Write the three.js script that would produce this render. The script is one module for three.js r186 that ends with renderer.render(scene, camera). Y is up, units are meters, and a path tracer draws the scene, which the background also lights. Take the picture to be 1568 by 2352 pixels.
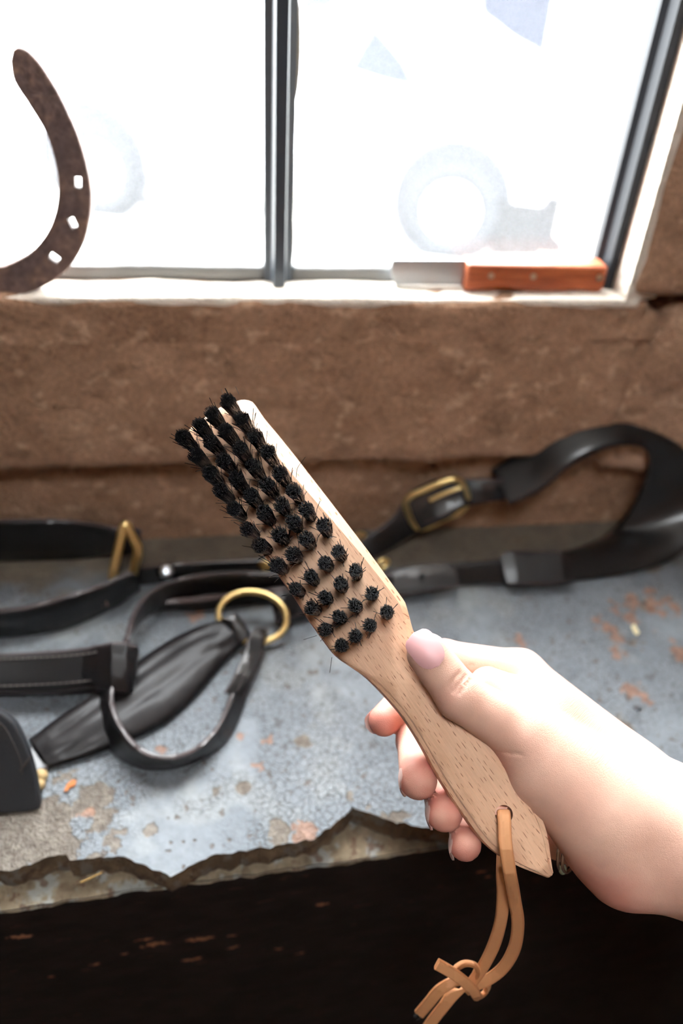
import * as THREE from 'three';
import { mergeGeometries, mergeVertices, toCreasedNormals } from 'three/addons/utils/BufferGeometryUtils.js';
import { Brush, Evaluator, SUBTRACTION } from 'three-bvh-csg';

// ───────────────────────── camera, sky, exposure ─────────────────────────
const scene = new THREE.Scene();
const V = (x, y, z) => new THREE.Vector3(x, y, z);
const IMG_W = 1568, IMG_H = 2352, FOCAL = 1830;
const LY = 1.05;                                   // height of the ledge above the floor
const camera = new THREE.PerspectiveCamera(2 * Math.atan(IMG_H / 2 / FOCAL) * 180 / Math.PI, IMG_W / IMG_H, 0.02, 80);
camera.position.set(0, LY + 0.439, 0.525);
{
  const down = V(-0.0586, -0.796, -0.602).normalize();            // the world's axes as the lens sees them
  const xs = V(1, 0, -0.166); xs.addScaledVector(down, -xs.dot(down)).normalize();
  const up = down.clone().negate(), zs = new THREE.Vector3().crossVectors(xs, up);
  const m = new THREE.Matrix4().set(xs.x, xs.y, xs.z, 0, up.x, up.y, up.z, 0, zs.x, zs.y, zs.z, 0, 0, 0, 0, 1);
  camera.quaternion.setFromRotationMatrix(m);
}
camera.updateMatrixWorld(true);
camera.focus = 0.352; camera.userData.fStop = 4.5;
scene.background = new THREE.Color(0.93, 0.97, 1.0);               // even overcast sky
scene.backgroundIntensity = 36.0;
const renderer = new THREE.WebGLRenderer({ antialias: true });
renderer.toneMapping = THREE.LinearToneMapping;
renderer.toneMappingExposure = 1.0;
renderer.shadowMap.enabled = true;

// ───────────────────────── helpers: places ─────────────────────────
const CAM = camera.position.clone();
const dirOf = (px, py) => V((px - IMG_W / 2) / FOCAL, (IMG_H / 2 - py) / FOCAL, -1).applyQuaternion(camera.quaternion);
const at = (px, py, depth) => dirOf(px, py).multiplyScalar(depth).add(CAM);
const onY = (px, py, y) => { const d = dirOf(px, py); return d.multiplyScalar((y - CAM.y) / d.y).add(CAM); };
const onZ = (px, py, z) => { const d = dirOf(px, py); return d.multiplyScalar((z - CAM.z) / d.z).add(CAM); };
const onPlane = (px, py, p0, n) => { const d = dirOf(px, py); return d.clone().multiplyScalar(p0.clone().sub(CAM).dot(n) / d.dot(n)).add(CAM); };
const L = (px, py, h) => { const p = onY(px, py, LY + h); return p.z < 0.004 ? onZ(px, py, 0.004) : p; };
const camDir = (x, y, z) => V(x, y, z).applyQuaternion(camera.quaternion).normalize();

// ───────────────────────── helpers: chance and noise ─────────────────────────
function rng(seed) { let a = seed >>> 0; return () => { a = (a + 0x6D2B79F5) | 0; let t = Math.imul(a ^ (a >>> 15), 1 | a); t = (t + Math.imul(t ^ (t >>> 7), 61 | t)) ^ t; return ((t ^ (t >>> 14)) >>> 0) / 4294967296; }; }
const PERM = new Uint8Array(512), GRAD = new Float32Array(512);
{ const r = rng(7); const p = [...Array(256).keys()]; for (let i = 255; i > 0; i--) { const j = Math.floor(r() * (i + 1)); [p[i], p[j]] = [p[j], p[i]]; } for (let i = 0; i < 512; i++) { PERM[i] = p[i & 255]; GRAD[i] = (p[i & 255] / 255) * 2 - 1; } }
const fade = (t) => t * t * (3 - 2 * t);
function noise2(x, y) {
  const xi = Math.floor(x), yi = Math.floor(y), u = fade(x - xi), v = fade(y - yi), X = xi & 255, Y = yi & 255;
  const a = PERM[X] + Y, b = PERM[X + 1] + Y;
  const g00 = GRAD[PERM[a & 511]], g10 = GRAD[PERM[b & 511]], g01 = GRAD[PERM[(a + 1) & 511]], g11 = GRAD[PERM[(b + 1) & 511]];
  return (g00 * (1 - u) + g10 * u) * (1 - v) + (g01 * (1 - u) + g11 * u) * v;
}
function noise3(x, y, z) {
  const zi = Math.floor(z), w = fade(z - zi), o = (zi * 37) & 255, o2 = ((zi + 1) * 37) & 255;
  return noise2(x + o * 1.37, y + o * 2.11) * (1 - w) + noise2(x + o2 * 1.37, y + o2 * 2.11) * w;
}
const fbm2 = (x, y, o = 4, g = 0.5) => { let s = 0, a = 1, n = 0; for (let i = 0; i < o; i++) { s += a * noise2(x + i * 17.3, y - i * 9.1); n += a; a *= g; x *= 2.03; y *= 2.03; } return s / n; };
const fbm3 = (x, y, z, o = 3, g = 0.5) => { let s = 0, a = 1, n = 0; for (let i = 0; i < o; i++) { s += a * noise3(x + i * 17.3, y - i * 9.1, z + i * 5.7); n += a; a *= g; x *= 2.03; y *= 2.03; z *= 2.03; } return s / n; };
function worley(x, y) {                              // [nearest, second nearest]
  const xi = Math.floor(x), yi = Math.floor(y); let a = 9, b = 9;
  for (let j = -1; j <= 1; j++) for (let i = -1; i <= 1; i++) {
    const h = PERM[(PERM[(xi + i) & 255] + yi + j) & 255], cx = xi + i + h / 255, cy = yi + j + PERM[h + 31] / 255, d = Math.hypot(cx - x, cy - y);
    if (d < a) { b = a; a = d; } else if (d < b) b = d;
  }
  return [a, b];
}
const sat = (x) => Math.min(1, Math.max(0, x));
const ss = (a, b, x) => { const t = sat((x - a) / (b - a)); return t * t * (3 - 2 * t); };
const mix = (a, b, t) => a + (b - a) * t;
const mix3 = (a, b, t) => [mix(a[0], b[0], t), mix(a[1], b[1], t), mix(a[2], b[2], t)];

// colour (sRGB 0..255) and height textures from one function f(u, v) -> [r, g, b, height]
function texPair(w, h, f, wrap = THREE.RepeatWrapping) {
  const c = new Uint8Array(w * h * 4), b = new Float32Array(w * h);
  for (let y = 0; y < h; y++) for (let x = 0; x < w; x++) {
    const r = f((x + 0.5) / w, (y + 0.5) / h), i = (y * w + x) * 4;
    c[i] = sat(r[0] / 255) * 255; c[i + 1] = sat(r[1] / 255) * 255; c[i + 2] = sat(r[2] / 255) * 255; c[i + 3] = 255;
    b[y * w + x] = r[3] ?? 0;
  }
  const t = new THREE.DataTexture(c, w, h); t.colorSpace = THREE.SRGBColorSpace;
  const hb = new Uint8Array(w * h * 4); for (let i = 0; i < w * h; i++) { const k = sat(b[i]) * 255; hb[i * 4] = hb[i * 4 + 1] = hb[i * 4 + 2] = k; hb[i * 4 + 3] = 255; }
  const k = new THREE.DataTexture(hb, w, h);
  for (const q of [t, k]) { q.wrapS = q.wrapT = wrap; q.magFilter = THREE.LinearFilter; q.minFilter = THREE.LinearFilter; q.needsUpdate = true; }
  return { map: t, bump: k };
}
const std = (o) => new THREE.MeshStandardMaterial(o);
const phy = (o) => new THREE.MeshPhysicalMaterial(o);
const srgb = (r, g, b) => new THREE.Color().setRGB(r / 255, g / 255, b / 255, THREE.SRGBColorSpace);

// ───────────────────────── helpers: objects ─────────────────────────
const names = new Map();
function numbered(n) { const k = names.get(n) ?? 0; names.set(n, k + 1); return k ? `${n}_${String(k).padStart(3, '0')}` : n; }
function part(name, geometry, material, parent, extra) {
  const m = new THREE.Mesh(geometry, material); m.name = name; m.castShadow = m.receiveShadow = true;
  if (extra) Object.assign(m.userData, extra);
  (parent ?? scene).add(m); return m;
}
function group(name, data, pos) { const g = new THREE.Group(); g.name = numbered(name); if (pos) g.position.copy(pos); g.userData = data; scene.add(g); return g; }
function relative(geometry, pos) { return geometry.translate(-pos.x, -pos.y, -pos.z); }
function boxGeo(x0, x1, y0, y1, z0, z1) { return new THREE.BoxGeometry(x1 - x0, y1 - y0, z1 - z0).translate((x0 + x1) / 2, (y0 + y1) / 2, (z0 + z1) / 2); }
// uv in metres from the position, by the direction the face looks
function metreUV(g, s = 1) {
  if (g.index) g = g.toNonIndexed();
  const p = g.attributes.position, n = g.attributes.normal, uv = new Float32Array(p.count * 2);
  for (let i = 0; i < p.count; i += 3) {
    const nx = Math.abs(n.getX(i) + n.getX(i + 1) + n.getX(i + 2)), ny = Math.abs(n.getY(i) + n.getY(i + 1) + n.getY(i + 2)), nz = Math.abs(n.getZ(i) + n.getZ(i + 1) + n.getZ(i + 2));
    for (let k = i; k < i + 3; k++) {
      const [a, b] = nz >= nx && nz >= ny ? [p.getX(k), p.getY(k)] : ny >= nx ? [p.getX(k), p.getZ(k)] : [p.getZ(k), p.getY(k)];
      uv[2 * k] = a * s; uv[2 * k + 1] = b * s;
    }
  }
  g.setAttribute('uv', new THREE.BufferAttribute(uv, 2)); return g;
}
// a block of stone: rounded, with an uneven face
function roughBox(x0, x1, y0, y1, z0, z1, { cell = 0.012, r = 0.006, amp = 0.0015, freq = 60, seed = 0, max = 90 } = {}) {
  const w = x1 - x0, h = y1 - y0, d = z1 - z0, q = (s) => Math.max(2, Math.min(max, Math.round(s / cell)));
  let g = new THREE.BoxGeometry(w, h, d, q(w), q(h), q(d)); g.deleteAttribute('uv'); g.deleteAttribute('normal'); g = mergeVertices(g, 1e-6);
  const p = g.attributes.position, c = V(0, 0, 0), v = V(0, 0, 0), n = V(0, 0, 0);
  for (let i = 0; i < p.count; i++) {
    v.fromBufferAttribute(p, i); c.set(THREE.MathUtils.clamp(v.x, -w / 2 + r, w / 2 - r), THREE.MathUtils.clamp(v.y, -h / 2 + r, h / 2 - r), THREE.MathUtils.clamp(v.z, -d / 2 + r, d / 2 - r));
    n.copy(v).sub(c); if (n.lengthSq() < 1e-12) n.set(0, 0, 1); n.normalize();
    v.copy(c).addScaledVector(n, r);
    const wx = v.x + (x0 + x1) / 2, wy = v.y + (y0 + y1) / 2, wz = v.z + (z0 + z1) / 2;
    v.addScaledVector(n, amp * 2.2 * fbm3(wx * freq * 0.35 + seed, wy * freq * 0.35, wz * freq * 0.35, 2) + amp * fbm3(wx * freq + seed, wy * freq, wz * freq, 3));
    p.setXYZ(i, v.x + (x0 + x1) / 2, v.y + (y0 + y1) / 2, v.z + (z0 + z1) / 2);
  }
  g.computeVertexNormals(); return metreUV(g);
}
// a band of leather: stations {p: middle, a: across (unit), w: width}; profile gives the section
function band(stations, { t = 0.0035, steps = 10, closed = false, profile, raw = null, base = [1, 1, 1], smooth = false } = {}) {
  const n = stations.length, N = (closed ? n : n - 1) * steps;
  const cp = new THREE.CatmullRomCurve3(stations.map((s) => s.p), closed, 'centripetal');
  const e1 = new THREE.CatmullRomCurve3(stations.map((s) => s.p.clone().addScaledVector(s.a, s.w / 2)), closed, 'centripetal');
  const e2 = new THREE.CatmullRomCurve3(stations.map((s) => s.p.clone().addScaledVector(s.a, -s.w / 2)), closed, 'centripetal');
  const sec = profile ?? ((w) => {                                   // rounded rectangle: [across -1..1 of half width, height, raw edge]
    const e = Math.min(t * 0.45, w * 0.2), o = [], hw = w / 2, ht = t / 2;
    for (let k = 0; k <= 6; k++) o.push([mix(-hw + e, hw - e, k / 6), ht, 0]);
    for (let k = 1; k < 4; k++) { const a = Math.PI / 2 - (k / 4) * Math.PI; o.push([hw - e + e * Math.cos(a), ht * Math.sin(a), 1]); }
    for (let k = 6; k >= 0; k--) o.push([mix(-hw + e, hw - e, k / 6), -ht, 0]);
    for (let k = 1; k < 4; k++) { const a = -Math.PI / 2 - (k / 4) * Math.PI; o.push([-hw + e + e * Math.cos(a), ht * Math.sin(a), 1]); }
    return o;
  });
  const pos = [], uv = [], col = [], idx = []; let M = 0, len = 0, last = null;
  for (let i = 0; i <= N; i++) {
    const u = i / N, A = e1.getPoint(u), B = e2.getPoint(u), c = A.clone().add(B).multiplyScalar(0.5), a = A.clone().sub(B); const w = a.length(); a.normalize();
    const tg = cp.getTangent(u), nn = new THREE.Vector3().crossVectors(tg, a).normalize();
    if (last) len += c.distanceTo(last); last = c;
    const s = sec(w, u); M = s.length;
    s.forEach(([x, y, e], k) => {
      pos.push(c.x + a.x * x + nn.x * y, c.y + a.y * x + nn.y * y, c.z + a.z * x + nn.z * y); uv.push(len, x + (y < 0 ? 0.5 : 0));
      const q = e && raw ? raw : base; col.push(...q);
    });
  }
  for (let i = 0; i < N; i++) for (let k = 0; k < M; k++) { const a = i * M + k, b = i * M + (k + 1) % M, c = a + M, d = b + M; idx.push(a, c, b, b, c, d); }
  if (!closed) {
    for (const [row, flip] of [[0, false], [N, true]]) {
      const k0 = pos.length / 3, m = V(0, 0, 0); for (let k = 0; k < M; k++) m.add(V(pos[3 * (row * M + k)], pos[3 * (row * M + k) + 1], pos[3 * (row * M + k) + 2]));
      m.multiplyScalar(1 / M); pos.push(m.x, m.y, m.z); uv.push(0, 0); col.push(...(raw ?? base));
      for (let k = 0; k < M; k++) { const a = row * M + k, b = row * M + (k + 1) % M; flip ? idx.push(k0, b, a) : idx.push(k0, a, b); }
    }
  }
  let g = new THREE.BufferGeometry();
  g.setAttribute('position', new THREE.Float32BufferAttribute(pos, 3)); g.setAttribute('uv', new THREE.Float32BufferAttribute(uv, 2)); g.setAttribute('color', new THREE.Float32BufferAttribute(col, 3)); g.setIndex(idx);
  if (smooth) { g.computeVertexNormals(); return g; }
  return toCreasedNormals(g, 0.9);
}
// stations from pairs of edges seen in the photograph, each edge with its height above the ledge
const edges = (list) => list.map(([x1, y1, h1, x2, y2, h2]) => { const A = L(x1, y1, h1), B = L(x2, y2, h2), a = A.clone().sub(B), w = a.length(); return { p: A.add(B).multiplyScalar(0.5), a: a.normalize(), w }; });
function rod(points, radius, closed = false, seg = 60, sides = 10) { return new THREE.TubeGeometry(new THREE.CatmullRomCurve3(points, closed, 'centripetal'), seg, radius, sides, closed); }
// short stitches along a line of points
function stitches(points, { gap = 0.0042, len = 0.0029, r = 0.00042, lift = 0 } = {}) {
  const c = new THREE.CatmullRomCurve3(points), total = c.getLength(), list = [], n = Math.max(1, Math.floor(total / gap));
  for (let i = 0; i < n; i++) {
    const a = c.getPointAt(Math.min(1, (i * gap) / total)), b = c.getPointAt(Math.min(1, (i * gap + len) / total)), d = b.clone().sub(a);
    if (d.length() < 1e-5) continue;
    const g = new THREE.CapsuleGeometry(r, d.length(), 2, 5); g.applyQuaternion(new THREE.Quaternion().setFromUnitVectors(V(0, 1, 0), d.clone().normalize()));
    g.translate((a.x + b.x) / 2, (a.y + b.y) / 2 + lift, (a.z + b.z) / 2); list.push(g);
  }
  return mergeGeometries(list);
}

// ───────────────────────── materials ─────────────────────────
const M = {};
{
  // worn brown plaster and stone
  const t = texPair(1024, 1024, (u, v) => {
    const x = u * 24, y = v * 24;
    const big = fbm2(x * 0.6 + 3, y * 0.7, 4), mid = fbm2(x * 2.2, y * 3.4 + 9, 4), fine = fbm2(x * 11, y * 14, 3), grain = fbm2(x * 40, y * 42, 2);
    let c = mix3([138, 106, 83], [164, 130, 105], sat(0.5 + 0.8 * big + 0.4 * mid));
    c = mix3(c, [116, 90, 70], 0.5 * ss(0.1, 0.7, fbm2(x * 1.1 + 40, y * 1.9, 4)));
    c = mix3(c, [200, 170, 142], 0.55 * ss(0.28, 0.55, fbm2(x * 2.7 + 11, y * 3.5 + 5, 4)));
    const g = 1 + 0.16 * fine + 0.14 * grain; c = c.map((q) => q * g);
    return [...c, 0.5 + 0.28 * mid + 0.22 * fine + 0.12 * grain];
  });
  for (const q of [t.map, t.bump]) { q.repeat.set(1 / 0.62, 1 / 0.62); }
  M.stone = std({ map: t.map, bumpMap: t.bump, bumpScale: 0.0032, roughness: 0.95 });
  M.stonePale = std({ map: t.map, color: new THREE.Color(1.2, 1.25, 1.3), bumpMap: t.bump, bumpScale: 0.004, roughness: 0.95 });
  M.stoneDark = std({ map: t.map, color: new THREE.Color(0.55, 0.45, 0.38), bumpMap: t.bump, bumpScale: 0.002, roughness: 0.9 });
  M.limewash = std({ color: srgb(226, 216, 202), bumpMap: t.bump, bumpScale: 0.003, roughness: 0.95 });
  M.whitewash = std({ color: srgb(206, 198, 184), bumpMap: t.bump, bumpScale: 0.004, roughness: 0.95 });
  M.flag = std({ map: t.map, color: new THREE.Color(0.34, 0.34, 0.34), bumpMap: t.bump, bumpScale: 0.004, roughness: 0.9 });
}
M.ironGrey = phy({ color: srgb(58, 66, 74), roughness: 0.45, specularIntensity: 0.7 });
M.railGrey = std({ color: srgb(112, 112, 110), roughness: 0.6 });
M.ironDark = phy({ color: srgb(34, 37, 42), roughness: 0.6, specularIntensity: 0.35 });
M.putty = std({ color: srgb(120, 116, 106), roughness: 0.95 });
M.glass = phy({ color: 0xffffff, transmission: 1, thickness: 0, roughness: 0.12, ior: 1.45, specularIntensity: 0.6 });
M.white = std({ color: srgb(238, 238, 238), roughness: 0.9 });

// ───────────────────────── the room ─────────────────────────
const RX0 = -1.7, RX1 = 1.5, RZ1 = 2.5, RY1 = 2.55;
const SILL = 0.222 + LY, STEP = 0.086 + LY;
const WZ = -0.042;                                                   // plane of the window
const jambP = onZ(1392, 625, WZ), mullP = onZ(637, 600, WZ);
const WX1 = jambP.x, PANE = WX1 - mullP.x, WX0 = WX1 - 2 * PANE, WTOP = SILL + 1.0;
{
  const floor = new THREE.Group(); floor.name = 'floor'; floor.userData = { kind: 'structure', label: 'worn stone flag floor of the tack room', category: 'floor' }; scene.add(floor);
  part('floor_slab', metreUV(boxGeo(RX0 - 0.2, RX1 + 0.2, -0.12, 0, -0.16, RZ1 + 0.2)), M.flag, floor);
  // ceiling, with an invented roof light, added for overhead fill
  const SK = [-0.23, 0.23, 0.9, 1.36];
  const ceil = new THREE.Group(); ceil.name = 'ceiling'; ceil.userData = { kind: 'structure', label: 'whitewashed ceiling with an added square opening for overhead fill', category: 'ceiling' }; scene.add(ceil);
  for (const [x0, x1, z0, z1] of [[RX0 - 0.2, SK[0], -0.16, RZ1 + 0.2], [SK[1], RX1 + 0.2, -0.16, RZ1 + 0.2], [SK[0], SK[1], -0.16, SK[2]], [SK[0], SK[1], SK[3], RZ1 + 0.2]]) part('ceiling_section', metreUV(boxGeo(x0, x1, RY1, RY1 + 0.12, z0, z1)), M.whitewash, ceil);
  const sky = new THREE.Group(); sky.name = 'window_2'; sky.userData = { kind: 'structure', label: 'added square roof light for overhead fill', category: 'window' }; scene.add(sky);
  part('pane', new THREE.PlaneGeometry(SK[1] - SK[0], SK[3] - SK[2]).rotateX(-Math.PI / 2).translate((SK[0] + SK[1]) / 2, RY1 + 0.09, (SK[2] + SK[3]) / 2), M.glass, sky);
  part('wall_left', metreUV(boxGeo(RX0 - 0.2, RX0, 0, RY1, -0.16, RZ1 + 0.2)), M.stone, null, { kind: 'structure', label: 'brown stone side wall beyond the ledge end', category: 'wall' });
  part('wall_right', metreUV(boxGeo(RX1, RX1 + 0.2, 0, RY1, -0.16, RZ1 + 0.2)), M.stone, null, { kind: 'structure', label: 'brown stone side wall beyond the cracked stones', category: 'wall' });
  part('wall_back', metreUV(boxGeo(RX0 - 0.2, RX1 + 0.2, 0, RY1, RZ1, RZ1 + 0.2)), M.stone, null, { kind: 'structure', label: 'brown stone wall opposite the window', category: 'wall' });
  // window wall: the stones round the window
  const front = new THREE.Group(); front.name = 'wall_front'; front.userData = { kind: 'structure', label: 'rough brown stone wall round the window', category: 'wall' }; scene.add(front);
  part('sill_stone', roughBox(RX0, WX1 + 0.022, STEP, SILL, -0.075, 0, { cell: 0.006, r: 0.005, amp: 0.0014, freq: 55, max: 420 }), M.stone, front);
  part('sill_skim', roughBox(WX0, WX1 + 0.012, SILL - 0.006, SILL + 0.0012, WZ + 0.006, -0.0015, { cell: 0.004, r: 0.0025, amp: 0.0009, freq: 60, seed: 3, max: 300 }), M.limewash, front, { label: 'pale limewash on the narrow sill top' });
  part('lower_course', roughBox(RX0, RX1, LY - 0.06, STEP + 0.008, -0.16, -0.02, { cell: 0.008, r: 0.003, amp: 0.0008, freq: 40, max: 300 }), M.stone, front, { label: 'recessed course under the sill stone' });
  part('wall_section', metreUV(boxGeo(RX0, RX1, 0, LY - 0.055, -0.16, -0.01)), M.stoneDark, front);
  // outer sill slopes away
  const os = new THREE.Shape([new THREE.Vector2(0.05, STEP), new THREE.Vector2(0.05, SILL - 0.004), new THREE.Vector2(0.16, SILL - 0.062), new THREE.Vector2(0.16, STEP)]);
  part('outer_sill', metreUV(new THREE.ExtrudeGeometry(os, { depth: WX1 + 0.03 - RX0, bevelEnabled: false }).rotateY(Math.PI / 2).translate(RX0, 0, 0)), M.whitewash, front);
  part('wall_section', metreUV(boxGeo(RX0, WX0, SILL - 0.02, RY1, -0.16, 0)), M.stone, front);
  part('wall_section', metreUV(boxGeo(WX0 - 0.01, RX1, WTOP, RY1, -0.16, 0)), M.stone, front);
  // stones right of the window; the crack lies between the jamb stone and the stones below it
  const CX = onZ(1436, 690, 0).x;
  part('jamb_stone', roughBox(CX + 0.001, CX + 0.42, SILL + 0.003, WTOP + 0.01, -0.155, 0.001, { cell: 0.008, r: 0.011, amp: 0.004, freq: 26, seed: 4, max: 110 }), M.stone, front, { label: 'uneven brown jamb stone beside the window' });
  { const rs = new THREE.Shape([[WX1 - 0.003, -(WZ - 0.002)], [CX, 0.0005], [CX + 0.03, 0.012], [CX + 0.03, 0.15], [WX1 - 0.003, 0.15]].map(([x, z]) => new THREE.Vector2(x, z)));
    const rg = new THREE.ExtrudeGeometry(rs, { depth: WTOP - SILL + 0.012, bevelEnabled: true, bevelSize: 0.0015, bevelThickness: 0.0015, bevelOffset: -0.0015, bevelSegments: 2 }); rg.rotateX(-Math.PI / 2); rg.translate(0, SILL - 0.0005, 0);
    part('reveal', metreUV(rg), M.limewash, front, { label: 'pale limewashed window reveal' }); }
  const q = (x, y) => onZ(x, y, 0);
  const a = q(1425, 720), b = q(1520, 800), c = q(1600, 870);
  part('stone', roughBox(CX - 0.025, a.x + 0.038, q(1460, 800).y, SILL - 0.005, -0.15, 0.003, { cell: 0.005, r: 0.012, amp: 0.0042, freq: 38, seed: 21 }), M.stone, front);
  part('backing', metreUV(boxGeo(CX + 0.028, RX1, LY - 0.05, RY1, -0.16, -0.045)), M.stone, front);
  { const pg = roughBox(-0.15, 0.15, -0.075, 0.075, -0.15, 0.0, { cell: 0.006, r: 0.014, amp: 0.005, freq: 32, seed: 33 }); pg.rotateZ(-0.16); const pt = q(1560, 752); pg.translate(a.x + 0.176, pt.y - 0.085, 0.001);
    part('stone', pg, M.stonePale, front, { label: 'paler rounded stone under the crack' }); }
  part('stone', roughBox(CX - 0.02, a.x + 0.36, STEP, q(1460, 795).y, -0.15, -0.004, { cell: 0.006, r: 0.01, amp: 0.003, freq: 34, seed: 45 }), M.stone, front);
  part('stone', roughBox(a.x + 0.28, RX1, STEP, RY1, -0.15, -0.002, { cell: 0.02, r: 0.012, amp: 0.004, freq: 26, seed: 51, max: 60 }), M.stone, front);
}
// ───────────────────────── the window ─────────────────────────
{
  const win = new THREE.Group(); win.name = 'window_1'; win.userData = { kind: 'structure', label: 'grey metal casement window with hazy panes', category: 'window' }; scene.add(win);
  const bar = (x, w, d0, m, name, y0, y1) => {
    // moulded bar: flat with a raised rib in the middle, towards the room
    const s = new THREE.Shape(); const pts = [[-w, 0], [-w, d0 * 0.35], [-w * 0.5, d0 * 0.5], [-w * 0.34, d0], [w * 0.34, d0], [w * 0.5, d0 * 0.5], [w, d0 * 0.35], [w, 0]];
    pts.forEach(([a, b], i) => (i ? s.lineTo(a, b) : s.moveTo(a, b))); s.closePath();
    const g = new THREE.ExtrudeGeometry(s, { depth: y1 - y0, bevelEnabled: true, bevelSize: 0.0006, bevelThickness: 0.0006, bevelSegments: 2 });
    g.rotateX(-Math.PI / 2); g.rotateY(Math.PI); g.translate(x, y0, WZ);
    return part(name, g, m, win);
  };
  const barM = M.ironGrey;
  for (let i = 1; i < 2; i++) {
    const x = WX0 + i * PANE, b = bar(x, 0.0095, 0.021, barM, 'glazing_bar', SILL - 0.003, WTOP);
    // knobbly old putty at both sides
    for (const s of [1]) {
      const list = []; const r = rng(100 + i * 7 + s);
      for (let y = SILL + 0.01; y < WTOP - 0.02;) { const h = 0.012 + r() * 0.045; if (r() < 0.72) { const g = new THREE.SphereGeometry(1, 10, 8); g.scale(0.0012 + 0.0026 * r() * (y > SILL + 0.1 ? 1 : 0.5), h * 0.6, 0.003); g.translate(x + s * 0.0098, y + h / 2, WZ - 0.001); list.push(g); } y += h; }
      part('putty', mergeGeometries(list), M.putty, b);
    }
  }
  // outer frame
  const fr = (x0, x1, y0, y1, m, n = 'frame_bar') => part(n, roughBox(x0, x1, y0, y1, WZ - 0.014, WZ + 0.012, { cell: 0.004, r: 0.003, amp: 0.0002, freq: 60, max: 150 }), m, win);
  bar(WX1 - 0.006, 0.008, 0.02, M.ironDark, 'frame_stile', SILL - 0.004, WTOP);
  bar(WX0 + 0.006, 0.008, 0.02, M.ironDark, 'frame_stile', SILL - 0.004, WTOP);
  for (let i = 0; i < 2; i++) {
    const g = roughBox(WX0 + i * PANE + 0.009, WX0 + (i + 1) * PANE - 0.009, SILL - 0.002, SILL + 0.0105, WZ - 0.01, WZ + 0.008, { cell: 0.005, r: 0.0025, amp: 0.0009, freq: 70, max: 90, seed: i * 3 });
    part('frame_rail', g, M.railGrey, win);
    const pane = part('pane', boxGeo(WX0 + i * PANE + 0.004, WX0 + (i + 1) * PANE - 0.004, SILL + 0.002, WTOP - 0.004, WZ - 0.0045, WZ - 0.0045 + 1e-5), M.glass, win);
    pane.geometry = new THREE.PlaneGeometry(PANE - 0.008, WTOP - SILL - 0.006).translate(WX0 + (i + 0.5) * PANE, (SILL + WTOP) / 2, WZ - 0.0045);
  }
  fr(WX0, WX1, WTOP - 0.014, WTOP, M.ironGrey, 'frame_rail');
}

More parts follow.
